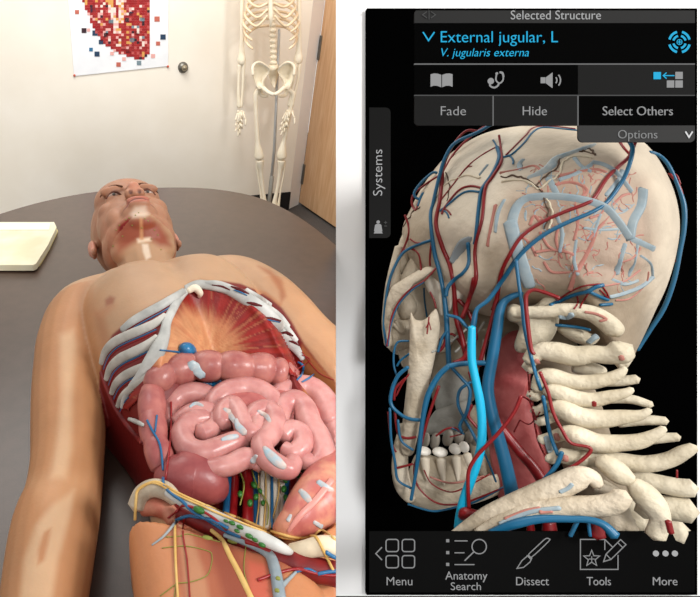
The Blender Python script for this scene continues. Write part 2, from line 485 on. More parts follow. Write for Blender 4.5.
for s, wingx in ((-1, 262.5), (1, 285)):
    # wing: flared blade with a thick crest, then the rami that close the ring
    q = [(273.5 + s * 4, 70), (273.5 + s * 9, 64.5), (273.5 + s * 15, 62.5), (273.5 + s * 20.5, 66), (273.5 + s * 21, 75), (273.5 + s * 18, 84), (273.5 + s * 15, 89), (273.5 + s * 11, 87), (273.5 + s * 9.5, 80), (273.5 + s * 6, 75)]
    ctr = (273.5 + s * 13, 76)
    V = []; Fc = []
    n = len(q) * 4; qq = cat(q, 4, True)
    rings = [(1.0, 0.0, 0.0), (1.0, 0.012, 0.0), (0.72, 0.012, 0.05), (0.35, 0.008, 0.065)]
    for sc_, th, dish in rings:
        for p in qq: V.append(bp(ctr[0] + (p[0] - ctr[0]) * sc_, ctr[1] + (p[1] - ctr[1]) * sc_, 0.05 + th - dish))
    for i in range(len(rings) - 1):
        for k in range(n): Fc.append((i * n + k, i * n + (k + 1) % n, (i + 1) * n + (k + 1) % n, (i + 1) * n + k))
    V.append(bp(ctr[0], ctr[1], -0.005)); c = len(V) - 1
    for k in range(n): Fc.append((3 * n + k, 3 * n + (k + 1) % n, c))
    V.append(bp(ctr[0], ctr[1], -0.03)); c = len(V) - 1
    for k in range(n): Fc.append(((k + 1) % n, k, c))
    wing = (V, Fc)
    rim = bt([(273.5 + s * 20.5, 75, 1.6, 0.07), (273.5 + s * 20.5, 66, 1.5, 0.06), (273.5 + s * 14, 62.5, 1.6, 0.03), (273.5 + s * 6, 68, 1.6, 0)])
    ram = bt([(273.5 + s * 15, 85, 3.6, 0.02), (273.5 + s * 10.5, 88, 2.4, 0.05), (273.5 + s * 5, 92.5, 2.0, 0.08), (274 + s * 0.6, 94.5, 1.9, 0.09)])
    ram2 = bt([(273.5 + s * 14, 87, 3.0, 0.0), (273.5 + s * 12, 95, 2.0, 0.0), (273.5 + s * 6, 96, 1.4, 0.05)])
    inn = bt([(273.5 + s * 10.5, 87, 1.6, 0.04), (273.5 + s * 10, 80, 1.6, 0.02), (273.5 + s * 6.5, 74, 1.6, -0.02)])
    obj('hip_bone', *join([wing, rim, ram, ram2, inn]), M_bone, skl)
# legs
for nm, pts in (
    ('femur', [(261, 90, 2.6), (257.5, 91, 2.4), (255.8, 95, 2.6), (255.8, 104, 2.0), (256.5, 122, 1.9), (257.6, 142, 2.3), (258.6, 152, 4.2), (259.3, 157, 4.8), (259.4, 159, 3.5)]),
    ('femur', [(287, 90, 2.6), (291, 91.5, 2.4), (293, 95, 2.6), (291.5, 104, 2.1), (287.8, 124, 2.0), (283.6, 142, 2.3), (282, 152, 4.4), (281.7, 157, 4.8), (281.7, 159, 3.5)]),
    ('tibia', [(259.8, 161, 4.2), (260, 164, 3.8), (261, 172, 2.2), (262.5, 186, 1.8), (264.3, 199, 2.0), (265.2, 205, 2.8), (266, 208, 2.4)]),
    ('tibia', [(281.6, 161, 4.2), (281.3, 164, 3.8), (280, 172, 2.2), (277.5, 188, 1.8), (275, 200, 2.2), (274.3, 206, 3.2), (274.3, 209, 2.6)]),
    ('fibula', [(256.8, 164, 1.3), (257.8, 175, 0.9), (260.4, 192, 0.9), (262, 206, 1.5)]),
    ('fibula', [(284.6, 164, 1.3), (283.5, 175, 0.9), (280.3, 192, 0.9), (278.2, 207, 1.5)]),
    ('humerus', [(243, -32, 4.2), (243, -24, 2.6), (242.2, 0, 2.2), (242, 30, 2.1), (241.8, 50, 2.6), (241.6, 60, 4.2), (241.8, 64, 3.4)]),
    ('humerus', [(297, -32, 4.2), (298, -24, 2.6), (299, 0, 2.2), (299, 30, 2.2), (298.8, 50, 2.8), (298.2, 59, 4.4), (297.6, 63, 3.4)]),
    ('radius', [(239.6, 65, 2.2), (238.8, 75, 1.4), (238.4, 92, 1.5), (239, 107, 2.2)]),
    ('radius', [(299.5, 64, 2.2), (298.6, 76, 1.4), (295, 92, 1.5), (291.5, 106, 2.2)]),
    ('ulna', [(243.4, 63, 2.4), (243.2, 75, 1.5), (242.4, 92, 1.2), (241.2, 107, 1.5)]),
    ('ulna', [(296.2, 62, 2.4), (294.5, 76, 1.5), (291.4, 92, 1.2), (288.6, 106, 1.5)])):
    obj(nm, *bt(pts, 5, 12), M_bone, skl)
for x0, y0, dx in ((240, 110, -0.02), (289, 109, -0.24)):
    hand = obj('hand', *join([ell(bp(x0 - 1.5 + i * 1.5, y0 + 1.5 + (i % 2) * 1.2), (0.012, 0.01, 0.009)) for i in range(4)]), M_bone, skl)
    for i, fx in enumerate((-4.2, -1.8, 0.4, 2.4)):
        L = (21, 26, 24, 18)[i]
        obj('finger', *join([bt([(x0 + fx * 0.5 + dx * t0, y0 + t0, 1.0, 0.01 * i), (x0 + fx * 0.8 + dx * (t0 + t1) / 2, y0 + (t0 + t1) / 2, 0.7, 0.02 + 0.01 * i), (x0 + fx + dx * t1, y0 + t1, 1.0, 0.03)], 3, 7) for t0, t1 in ((3, L * 0.48), (L * 0.5, L * 0.75), (L * 0.77, L))]), M_bone, hand)
    obj('thumb', *join([bt([(x0 + 3, y0 + 3, 1.1, 0.03), (x0 + 5.5, y0 + 9, 0.9, 0.05)], 3, 7), bt([(x0 + 5.6, y0 + 9.6, 1, 0.05), (x0 + 5.6, y0 + 15, 0.9, 0.06)], 3, 7)]), M_bone, hand)
for x0, y0, s in ((265, 209, -1), (274.5, 210.5, 1)):
    ft = [ell(bp(x0, y0 + 0.6, -0.03), (0.032, 0.05, 0.026))]
    for i in range(5):
        ft.append(bt([(x0 + s * (i * 0.8 - 1), y0 + 2.5, 1.2, 0.03), (x0 + s * (i * 2.2 - 1), y0 + 3.6, 1.1, 0.12), (x0 + s * (i * 3.4 - 1), y0 + 3.4, 0.9, 0.17)], 4, 7))
    obj('foot', *join(ft), M_bone, skl)
# stand: rod behind the bones, base on the floor
M_rod = mat('chrome_rod', (176, 178, 180), 0.3, 0.5, metal=0.5)
rodx = bp(272, 203).x
Yb = YF + 0.06


def rp(x, y):
    r = ray(x, y); return EYE + r * (Yb / r.y)


zt_ = rp(274.5, 80); zb_ = rp(269, 203)
obj('rod', *sweep([Vector((zb_.x, Yb, 0.03)), Vector((zb_.x, Yb, 0.55)), Vector((zt_.x, Yb, zt_.z + 0.3))], [0.011, 0.011, 0.008], 12), M_rod, skl)
obj('rod_sleeve', *sweep([Vector((zb_.x, Yb, 0.04)), Vector((zb_.x + 0.002, Yb, 0.36))], 0.016, 12), mat('grey_sleeve', (150, 148, 142), 0.5, 0.4), skl)
arms = [sweep([Vector((zb_.x, Yb, 0.03)), Vector((zb_.x + 0.26 * math.cos(a), Yb + 0.16 * math.sin(a) * 0.6, 0.02))], 0.018, 10, 0.8) for a in (0.35, 1.9, 3.3, 4.4, 5.6)]
obj('stand_base', *join(arms), mat('white_plastic', (230, 226, 216), 0.5, 0.3), skl)

#SECTION DISPLAY
# ================================================================== the display board on the right
D_BOARD = 1.42; D_SLAB = 1.405; D_UI = 0.81
M_board = mat('white_board', (250, 250, 250), 0.85, 0.1)
M_slab = mat('screen_black', (2, 2, 2), 1.0, 0.0)
bl = [dp(x, y, D_BOARD) for x, y in [(336, -60), (336, 597), (722, 597), (722, -60)]]
disp = thing('app_display', 'tall black anatomy app screen on a white board with buttons in front', 'display', (bl[1] + bl[2]) / 2)
bq = [dp(x, y, D_BOARD + 0.03) for x, y in [(336.4, -60), (336.4, 597), (722, 597), (722, -60)]]
obj('white_board', bl + bq, [(0, 1, 2, 3), (7, 6, 5, 4), (0, 4, 5, 1), (1, 5, 6, 2), (2, 6, 7, 3), (3, 7, 4, 0)], M_board, disp, smooth=False, label='white board behind the black screen')


def rrect(x0, y0, x1, y1, r, n=5, corners=(1, 1, 1, 1)):
    P = []
    for (cx, cy, a0, on) in ((x1 - r, y0 + r, -90, corners[1]), (x1 - r, y1 - r, 0, corners[2]), (x0 + r, y1 - r, 90, corners[3]), (x0 + r, y0 + r, 180, corners[0])):
        if on and r > 0:
            for k in range(n + 1):
                a = math.radians(a0 + 90 * k / n); P.append((cx + r * math.cos(a), cy + r * math.sin(a)))
        else:
            P.append({-90: (x1, y0), 0: (x1, y1), 90: (x0, y1), 180: (x0, y0)}[a0])
    return P


def plate(name, pts, d, th, m, parent, **k):
    return obj(name, *prism([dp(x, y, d) for x, y in pts], FWD * th), m, parent, smooth=False, **k)


plate('black_panel', rrect(367, 8.3, 697.3, 595, 0), D_SLAB, 0.012, M_slab, disp, label='black rear panel')
for px_, py_ in ((368.6, 10), (695.6, 10), (695.6, 593.4), (368.6, 593.4)):
    obj('post', *sweep([dp(px_, py_, D_UI), dp(px_, py_, D_SLAB)], 0.0015, 8), M_slab, disp)
for (a, b) in (((368.5, 9.6), (695.6, 9.6)), ((368.5, 593.6), (695.6, 593.6)), ((368.3, 9.6), (368.3, 593.6)), ((695.9, 9.6), (695.9, 593.6))):
    obj('frame_bar', *sweep([dp(*a, D_UI), dp(*b, D_UI)], 0.0013, 8), M_slab, disp)


def screen_mat(name, rgb, alpha):
    m = bpy.data.materials.new(name); m.use_nodes = True; nt = m.node_tree
    b = nt.nodes['Principled BSDF']; b.inputs['Base Color'].default_value = RGB(*rgb)
    b.inputs['Roughness'].default_value = 1; b.inputs['Specular IOR Level'].default_value = 0; b.inputs['Alpha'].default_value = alpha
    return m


M_p_dark = screen_mat('panel_black', (6, 6, 6), 0.97)
M_p_grey = screen_mat('panel_header_grey', (46, 46, 46), 0.985)
M_p_btn = screen_mat('panel_button_grey', (31, 31, 31), 0.95)
M_p_opt = screen_mat('panel_option_grey', (54, 54, 54), 0.985)
M_p_tab = screen_mat('panel_tab_grey', (27, 27, 27), 0.99)
M_p_tool = screen_mat('panel_toolbar', (12, 12, 12), 0.985)
G_cyan = glow('cyan_glow', (35, 175, 222)); G_grey = glow('grey_glow', (150, 150, 150)); G_lt = glow('light_grey_glow', (172, 172, 172))
G_line = glow('line_glow', (110, 110, 110)); G_dim = glow('dim_glow', (78, 78, 78)); G_white = glow('white_glow', (225, 225, 225)); G_mid = glow('mid_glow', (136, 136, 136)); G_blue = glow('blue_glow', (30, 120, 170))
DT = D_UI - 0.0012


def line(pts, wpx, closed=False, d=DT):
    """flat stroke of width wpx through pixel points"""
    P = [Vector((p[0], p[1])) for p in pts]; n = len(P); L = []; Rr = []
    for i in range(n):
        a = P[(i - 1) % n] if (closed or i > 0) else P[i]; b = P[(i + 1) % n] if (closed or i < n - 1) else P[i]
        t1 = (P[i] - a); t2 = (b - P[i])
        t1 = t1.normalized() if t1.length > 1e-6 else t2.normalized(); t2 = t2.normalized() if t2.length > 1e-6 else t1
        t = (t1 + t2).normalized() if (t1 + t2).length > 1e-6 else t1
        k = 1 / max(0.45, t.dot(t1)); nn = Vector((-t.y, t.x)) * (wpx / 2 * k)
        L.append(P[i] + nn); Rr.append(P[i] - nn)
    V = [dp(p.x, p.y, d) for p in L + Rr] + [dp(p.x, p.y, d + 0.0009) for p in L + Rr]; Fc = []
    m = n if closed else n - 1
    for i in range(m):
        j = (i + 1) % n
        Fc += [(i, j, n + j, n + i), (2 * n + i, 3 * n + i, 3 * n + j, 2 * n + j), (i, 2 * n + i, 2 * n + j, j), (n + i, n + j, 3 * n + j, 3 * n + i)]
    if not closed: Fc += [(0, n, 3 * n, 2 * n), (n - 1, 3 * n - 1, 4 * n - 1, 2 * n - 1)]
    return V, Fc


def flat(pts, d=DT): return prism([dp(x, y, d) for x, y in pts], FWD * 0.0009)


def circ(cx, cy, r, n=24, a0=0, a1=360):
    full = abs(a1 - a0) >= 360
    return [(cx + r * math.cos(math.radians(a0 + (a1 - a0) * k / (n if full else n - 1))), cy + r * math.sin(math.radians(a0 + (a1 - a0) * k / (n if full else n - 1)))) for k in range(n)]


def icon(name, parts, m, parent, **k): return obj(name, *join(parts), m, parent, smooth=False, **k)


def text(name, s, x0, x1, ytop, ybase, m, parent, ref='E', vert=False, shear=0.0, bold=-0.012):
    """lettering: ink from x0 to x1, cap height ytop..ybase (pixels); vert reads upwards"""
    def ink(t):
        cu = bpy.data.curves.new('t', 'FONT'); cu.body = t; cu.resolution_u = 4; cu.offset = bold; cu.shear = shear
        o = bpy.data.objects.new('t', cu); COL.objects.link(o)
        dg = bpy.context.evaluated_depsgraph_get(); me = bpy.data.meshes.new_from_object(o.evaluated_get(dg))
        bpy.data.objects.remove(o); bpy.data.curves.remove(cu)
        V = [v.co.copy() for v in me.vertices]; Fc = [tuple(p.vertices) for p in me.polygons]; bpy.data.meshes.remove(me); return V, Fc
    Vr, _ = ink(ref); h = max(v.y for v in Vr)
    V, Fc = ink(s); a = min(v.x for v in V); b = max(v.x for v in V)
    out = []
    for v in V:
        u = (v.x - a) / (b - a); q = v.y / h
        if vert: out.append(dp(ybase - (ybase - ytop) * q, x0 + (x1 - x0) * u, DT))
        else: out.append(dp(x0 + (x1 - x0) * u, ybase - (ybase - ytop) * q, DT))
    n = len(out); V2 = out + [p + FWD * 0.0008 for p in out]
    # side walls from boundary edges
    cnt = {}
    for f in Fc:
        for i in range(len(f)):
            e = (f[i], f[(i + 1) % len(f)]); cnt[e] = 1
    F2 = list(Fc) + [tuple(i + n for i in reversed(f)) for f in Fc]
    for (i, j) in cnt:
        if (j, i) not in cnt: F2.append((j, i, i + n, j + n))
    return obj(name, V2, F2, m, parent, smooth=False)


TH = 0.002
hd = plate('title_bar', rrect(414.5, 9, 695, 23, 5, corners=(1, 0, 0, 0)), D_UI, TH, M_p_grey, disp)
text('title_text', 'Selected Structure', 511, 601, 10.4, 19.2, G_lt, hd, 'S')
icon('collapse_icon', [line([(427, 11.5), (422.5, 14.8), (427, 18)], 0.9), line([(431, 11.5), (435.5, 14.8), (431, 18)], 0.9), line([(429, 10.2), (429, 19.5)], 0.8)], G_dim, hd)
sp_ = plate('structure_panel', rrect(414.5, 23, 695, 63.5, 0), D_UI, TH, M_p_dark, disp)
text('structure_text', 'External jugular, L', 441, 558, 31.2, 42.2, G_cyan, sp_, 'E')
text('latin_text', 'V. jugularis externa', 441.5, 529, 48.3, 56.2, G_cyan, sp_, 'V', shear=0.22)
icon('chevron_icon', [line([(423, 32), (428.5, 40.5), (434.5, 32)], 1.4)], G_cyan, sp_)
tg = []
for r_, wd in ((10.3, 2.4), (6.2, 2.2)):
    for a in (0, 90, 180, 270): tg.append(line(circ(679.5, 42, r_, 10, a + 14, a + 76), wd))
tg += [line([(677.5, 42), (681.5, 42)], 0.9), line([(679.5, 40), (679.5, 44)], 0.9), line(circ(679.5, 42, 2.6, 12), 0.7, True)]
icon('target_icon', tg, G_cyan, sp_)
dv = plate('divider', rrect(414.5, 63.4, 695, 64.6, 0), D_UI - 0.0004, TH, G_line, disp)
ip = plate('icon_panel', rrect(414.5, 64.5, 578, 95, 0), D_UI, TH, M_p_dark, disp)
icon('book_icon', [flat([(430.8, 74.2), (434, 73.4), (437.5, 73.6), (441.3, 74.8), (441.3, 87), (437.5, 85.6), (434, 85.4), (430.8, 86.6)]), flat([(442.4, 74.8), (446, 73.6), (449.6, 73.4), (452.6, 74.2), (452.6, 86.6), (449.6, 85.4), (446, 85.6), (442.4, 87)])], G_grey, ip)
icon('stethoscope_icon', [line(cat([(496.5, 74.6), (496, 80), (499.5, 83.2), (503, 80), (502.8, 74.2), (500.6, 72.6)], 6), 1.5), flat(circ(491, 81, 3.1)), line(cat([(491, 81), (490, 85.5), (494, 87.6), (497.5, 86), (499.2, 83)], 6), 1.8), flat(circ(497, 73.4, 1.3, 10)), line(cat([(499.5, 72.2), (502.5, 73), (503.5, 77)], 5), 2.0)], G_grey, ip)
icon('speaker_icon', [flat([(541, 77.3), (545.5, 77.3), (545.5, 83), (541, 83)]), flat([(546.2, 77.2), (552.6, 72.4), (552.6, 87.8), (546.2, 83)]), line(circ(552.5, 80.2, 4.4, 8, -42, 42), 1.3), line(circ(552.5, 80.2, 8, 10, -42, 42), 1.4)], G_grey, ip)
sp2 = plate('select_panel', rrect(578, 64.5, 695, 95, 0), D_UI, TH, M_p_btn, disp)
sq = lambda x, y, s: flat([(x, y), (x + s, y), (x + s, y + s), (x, y + s)])
icon('grey_squares', [sq(675.8, 71.8, 7), sq(667.3, 80.4, 7), sq(675.8, 80.4, 7)], G_grey, sp2)
icon('blue_square', [sq(654, 72, 7)], G_cyan, sp2)
icon('arrow_icon', [line([(663.4, 75.6), (674.5, 75.6)], 1.1), line([(666.5, 72.6), (663.2, 75.6), (666.5, 78.6)], 1.1)], G_cyan, sp2)
plate('divider', rrect(414.5, 94.8, 695, 95.8, 0), D_UI - 0.0004, TH, G_dim, disp)
b1 = plate('fade_button', rrect(414.5, 95.5, 492.6, 125.5, 4, corners=(0, 0, 0, 1)), D_UI, TH, M_p_btn, disp)
text('button_text', 'Fade', 441, 466, 106.3, 115.2, G_grey, b1, 'F')
plate('divider', rrect(492.7, 95.8, 493.7, 125.5, 0), D_UI - 0.0004, TH, G_line, disp)
b2 = plate('hide_button', rrect(493.6, 95.5, 577.6, 125.5, 0), D_UI, TH, M_p_btn, disp)
text('button_text', 'Hide', 523, 547, 106.3, 115.2, G_grey, b2, 'H')
plate('divider', rrect(577.6, 95.8, 578.6, 125.5, 0), D_UI - 0.0004, TH, G_line, disp)
b3 = plate('select_others_button', rrect(578.6, 95.5, 695, 125.5, 0), D_UI, TH, M_p_dark, disp)
text('button_text', 'Select Others', 603, 673, 106.3, 115.2, G_grey, b3, 'S')
b4 = plate('options_bar', rrect(578, 125.5, 695, 142.2, 5, corners=(0, 0, 1, 1)), D_UI, TH, M_p_opt, disp)
text('options_text', 'Options', 618.3, 657.5, 130, 138.4, G_mid, b4, 'O')
icon('chevron_icon', [line([(685.5, 131.5), (689, 137.2), (692.6, 131.5)], 1.5)], G_white, b4)
tb_ = plate('systems_tab', rrect(369, 107.5, 390.6, 238, 5, corners=(0, 1, 1, 0)), D_UI, TH, M_p_tab, disp)
text('tab_text', 'Systems', 195.5, 149.5, 373.2, 382.3, G_lt, tb_, 'S', vert=True)
icon('figure_icon', [flat(circ(378.3, 222, 1.7, 12)), flat([(376.4, 224), (380.2, 224), (381.4, 225), (382.4, 231.4), (381, 231), (380.4, 228), (380.6, 229.5), (382.8, 233.4), (373.8, 233.4), (376, 229.5), (376.2, 228), (375.6, 231), (374.2, 231.4), (375.2, 225)])], G_grey, tb_)
icon('plus_minus_icon', [line([(384, 222.5), (387, 222.5)], 0.7), line([(385.5, 221), (385.5, 224)], 0.7), line([(384, 226), (387, 226)], 0.7)], G_dim, tb_)
bb = plate('toolbar', rrect(369, 531.5, 695.6, 592.5, 0), D_UI, TH, M_p_tool, disp)
mn = [line(rrect(x, y, x + 12.4, y + 12.2, 2.6), 1.2, True) for x, y in ((386, 539.4), (402.2, 539.4), (386, 555.6), (402.2, 555.6))] + [line([(382, 547.2), (375.8, 553.6), (382, 560)], 1.2)]
icon('menu_icon', mn, G_mid, bb); text('toolbar_text', 'Menu', 386.8, 412.4, 577.3, 585.4, G_grey, bb, 'M')
sr = [sq(446.4, 539.4, 2.9), sq(446.4, 551.3, 2.9), sq(446.4, 563.1, 2.9), line([(454.5, 540.9), (467.6, 540.9)], 1.1), line([(454.5, 552.8), (464.5, 552.8)], 1.1), line([(454.5, 564.6), (474.5, 564.6)], 1.1), line(circ(479.2, 546.6, 7.2, 26), 1.2, True), line([(474.1, 551.6), (464.6, 560.8)], 1.3)]
icon('search_icon', sr, G_mid, bb); text('toolbar_text', 'Anatomy', 445.6, 487.4, 571.6, 579.7, G_grey, bb, 'A'); text('toolbar_text', 'Search', 451, 481, 582.6, 590.2, G_grey, bb, 'S')
ds = [line(cat([(528.6, 554.2), (531.4, 557.2), (548.4, 541.6), (549, 538.8), (546.4, 538.4), (543.8, 540)], 4) + [(528.6, 554.2)], 1.1), line([(528.4, 555.2), (522, 560.5), (517, 568.4), (523.5, 567.4), (530, 562), (531.8, 558.2)], 1.1, True), line([(526.8, 555.2), (531, 559.4)], 1.1)]
icon('scalpel_icon', ds, G_mid, bb); text('toolbar_text', 'Dissect', 516.4, 549, 577.3, 585.4, G_grey, bb, 'D')
st_ = [(591.7 + (8.4 if k % 2 == 0 else 3.6) * math.sin(math.pi * k / 5), 558.6 - (8.4 if k % 2 == 0 else 3.6) * math.cos(math.pi * k / 5)) for k in range(10)]
tl = [line([(604.8, 539.4), (580.4, 539.4), (580.4, 569.4), (618, 569.4), (618, 555)], 1.1), line([(604.8, 539.4), (612.5, 547)], 1.1), line([(604.8, 539.4), (604.8, 550)], 1.1), line(st_, 1.1, True),
      line([(603.6, 561.6), (606, 554.2), (620.6, 539.6), (626, 544.6), (611, 559.4)], 1.1, True), line([(606, 554.2), (611, 559.4)], 1.0), line([(617.6, 542.6), (623, 547.8)], 1.0), line([(588.8, 559), (594.6, 559)], 0.9), line([(591.7, 556.2), (591.7, 562)], 0.9)]
icon('tools_icon', tl, G_mid, bb); text('toolbar_text', 'Tools', 587, 611, 577.3, 585.4, G_grey, bb, 'T')
icon('more_icon', [flat(circ(x, 553.6, 2.9, 16)) for x in (656.2, 665.8, 675.2)], G_lt, bb); text('toolbar_text', 'More', 653.2, 677.5, 577.3, 585.4, G_grey, bb, 'M')

#SECTION BODY
# ================================================================== the anatomy figure on the table
UB = Vector((-.26, .966, 0)).normalized(); VB = Vector((UB.y, -UB.x, 0)); OB = Vector((0.053, .662, TAB))


def bo(s, t, z): return OB + VB * s + UB * t + Vector((0, 0, z))


def to_st(V):
    d = np.array(V) - np.array(OB); return d @ np.array(VB), d @ np.array(UB), d[:, 2]


def st_of(x, y, h):
    p = at(x, y, TAB + h) - OB; return (p.dot(VB), p.dot(UB))


SCX = -.02
tk = [-.46, -.42, -.3, -.2, -.12, -.05, .05, .12, .2, .27, .31, .345, .37]
zk = [.12, .135, .148, .165, .19, .212, .222, .214, .182, .145, .115, .09, .06]
hk = [.175, .172, .162, .15, .152, .16, .172, .185, .192, .17, .125, .075, .045]
cav = [st_of(x, y, .205) for x, y in [(186, 291), (171, 315), (163, 344), (150, 368), (133, 389), (121, 409)]] + [(-.122, -.15), (-.115, -.2), (-.118, -.27), (-.125, -.295), (-.03, -.37), (.06, -.335), (.115, -.3), (.118, -.2)] + [st_of(x, y, .205) for x, y in [(306, 362), (288, 332), (270, 311), (250, 299), (225, 291), (200, 287)]]
NS_, NT_ = 130, 190
tt = np.linspace(-.46, .37, NT_)
hkl = [.15, .15, .142, .112, .125, .152, .170, .18, .18, .155, .115, .075, .045]
hw = np.interp(tt, tk, hk); hwl = np.interp(tt, tk, hkl); zt = np.interp(tt, tk, zk)
ker = np.ones(9) / 9
hw = np.convolve(np.pad(hw, 4, 'edge'), ker, 'valid'); hwl = np.convolve(np.pad(hwl, 4, 'edge'), ker, 'valid'); zt = np.convolve(np.pad(zt, 4, 'edge'), ker, 'valid')
xx = np.sin(np.linspace(-1, 1, NS_) * math.pi / 2)
Sg = SCX + xx[None, :] * np.where(xx[None, :] < 0, hwl[:, None], hw[:, None]); Tg = np.repeat(tt[:, None], NS_, 1)
prof = np.clip(1 - np.abs(xx) ** 2.5, 0, 1) ** (1 / 2.5)
Zg = zt[:, None] * prof[None, :]


def gs(s0, t0, rs, rt, a): return a * np.exp(-((Sg - s0) / rs) ** 2 - ((Tg - t0) / rt) ** 2)


Zg += prof[None, :] ** 1.5 * (gs(-.105, .13, .065, .06, .014) + gs(.065, .13, .065, .06, .014) + gs(SCX, .12, .018, .09, -.010) + gs(-.105, .235, .075, .012, .008) + gs(.07, .235, .075, .012, .008) + gs(SCX, .255, .02, .02, -.014) + gs(-.03, .275, .06, .055, -.022))
dcav = inside_dist(np.stack([Sg.ravel(), Tg.ravel()], 1), cav).reshape(Sg.shape)
drop = np.where(dcav > 0, np.minimum(.012 + 1.25 * dcav, .14), 0)
Zg = np.maximum(Zg - drop, np.minimum(Zg, .072))
Zg = np.maximum(Zg, 0.003)
V = [bo(s, t, z) for s, t, z in zip(Sg.ravel(), Tg.ravel(), Zg.ravel())]; n0 = len(V)
V += [bo(s, t, 0.001) for s, t in zip(Sg.ravel(), Tg.ravel())]
Fc = []
for i in range(NT_ - 1):
    for j in range(NS_ - 1):
        a = i * NS_ + j
        Fc.append((a, a + 1, a + NS_ + 1, a + NS_)); Fc.append((n0 + a, n0 + a + NS_, n0 + a + NS_ + 1, n0 + a + 1))
ring = [j for j in range(NS_)] + [i * NS_ + NS_ - 1 for i in range(1, NT_)] + [(NT_ - 1) * NS_ + j for j in range(NS_ - 2, -1, -1)] + [i * NS_ for i in range(NT_ - 2, 0, -1)]
for k in range(len(ring)):
    a, b = ring[k], ring[(k + 1) % len(ring)]; Fc.append((b, a, n0 + a, n0 + b))
parts = [(V, Fc)]


def limb(pts, n=6, ns=20, flat=1.0):
    S = cat(pts, n); return sweep([bo(*s[:3]) for s in S], [s[3] for s in S], ns, flat=flat)


# arms, neck, thighs  (s, t, height, radius)
parts.append(limb([(-.10, .22, .10, .055), (-.16, .19, .09, .066), (-.188, .13, .08, .066), (-.204, .06, .074, .060), (-.214, 0, .068, .056), (-.221, -.07, .062, .053), (-.228, -.125, .058, .049), (-.238, -.175, .056, .0485), (-.25, -.215, .056, .051), (-.262, -.27, .055, .048), (-.273, -.33, .052, .042), (-.285, -.42, .044, .031), (-.29, -.45, .04, .03)]))
parts.append(limb([(.07, .225, .10, .055), (.125, .20, .10, .068), (.16, .145, .10, .066), (.178, .08, .098, .058), (.186, .01, .092, .053), (.2, -.07, .085, .051), (.215, -.14, .07, .048), (.225, -.26, .06, .044), (.245, -.4, .045, .03)]))
parts.append(limb([(-.022, .24, .085, .07), (-.022, .30, .085, .066), (-.022, .345, .08, .06), (-.02, .385, .084, .056), (-.02, .42, .09, .054)]))
for s_, a_ in ((-1, -.100), (1, .066)):
    Vt = []; Ft = []; nr = 32; rows = [(0, .6, 0), (0.0, .95, 0), (.004, 1.0, 0), (.02, 1.0, .0), (.06, 1.03, .25), (.12, 1.05, .6), (.2, 1.0, 1), (.32, .86, 1)]
    rows = cat(rows, 3)
    for dt, k, straight in rows:
        for q in range(nr):
            an = 2 * math.pi * q / nr; ca, sa = math.cos(an), math.sin(an)
            sx = math.copysign(abs(ca) ** .42, ca) * .078 * k; sz = math.copysign(abs(sa) ** .42, sa) * .079 * k
            off = (sx + .078) if s_ < 0 else (.078 - sx)
            Vt.append(bo(a_ + s_ * -.0 + sx - .03 * dt * (1 if s_ < 0 else -1), -.295 - dt - .70 * off * (1 - straight), max(.002, .08 + sz)))
    m_ = len(rows)
    for i in range(m_ - 1):
        for q in range(nr): Ft.append((i * nr + q, i * nr + (q + 1) % nr, (i + 1) * nr + (q + 1) % nr, (i + 1) * nr + q))
    Ft.append(tuple(range(nr - 1, -1, -1))); Ft.append(tuple(range((m_ - 1) * nr, m_ * nr)))
    parts.append((Vt, Ft))
# left hand (out past the frame): palm and five fingers
hp_ = bo(-.293, -.49, .035); 
parts.append(ell(hp_, (.036, .045, .016)))
for i, (ds_, L_) in enumerate(((-.03, .05), (-.012, .062), (.006, .066), (.024, .058))):
    parts.append(limb([(-.293 + ds_ * .7, -.50, .036, .011), (-.294 + ds_, -.535 - L_ * .4, .038, .010), (-.294 + ds_ * 1.05, -.54 - L_ * .8, .028, .009), (-.294 + ds_, -.54 - L_, .016, .008)], 4, 10))
parts.append(limb([(-.268, -.475, .034, .013), (-.243, -.50, .03, .012), (-.232, -.53, .022, .010)], 4, 10))

# head: local X right, Y crown, Z face (metres, life size), scaled and laid on its back
HS = 1.22; HP = Vector((-.0785, 1.068, TAB + .131))
RH = (Matrix.Rotation(math.radians(13.8), 3, 'Z') @ Matrix.Rotation(math.radians(2.5), 3, 'X'))


def hd_(x, y, z): return HP + RH @ (Vector((x, y, z)) * HS)


def hell(c, r, rot=None):
    v, f = ell((0, 0, 0), r, None, 24, 14)
    return [hd_(*((rot @ p if rot else p) + Vector(c))) for p in v], f


def htube(pts, ns=12):
    S = cat(pts, 5); return sweep([hd_(*s[:3]) for s in S], [s[3] * HS for s in S], ns)


rz = lambda a: Matrix.Rotation(math.radians(a), 3, 'Z')
hp2 = [hell((0, .045, -.012), (.0765, .086, .094)), hell((0, -.008, .026), (.0685, .092, .058)), hell((0, -.062, .024), (.062, .05, .052)), hell((0, -.080, .066), (.026, .018, .018)), hell((0, -.074, .05), (.043, .024, .030)),
       hell((0, .066, .044), (.064, .05, .046)), hell((0, -.05, .066), (.033, .03, .026)), hell((0, -.047, .0925), (.022, .0055, .008), None), hell((0, -.059, .0905), (.019, .0065, .0085))]
for s_ in (-1, 1):
    hp2 += [hell((s_ * .048, -.05, .004), (.018, .036, .036)), hell((s_ * .04, .004, .05), (.024, .022, .022)), hell((s_ * .03, -.035, .05), (.026, .035, .026)), hell((s_ * .029, .043, .0775), (.026, .008, .011), rz(-s_ * 8)),
            hell((s_ * .031, .024, .066), (.0165, .0115, .0145)), hell((s_ * .0115, -.0165, .0925), (.0072, .0085, .0092)),
            hell((s_ * .077, -.006, -.012), (.0065, .025, .016)), hell((s_ * .080, .003, -.016), (.006, .016, .015)), hell((s_ * .078, -.027, -.006), (.006, .009, .008))]
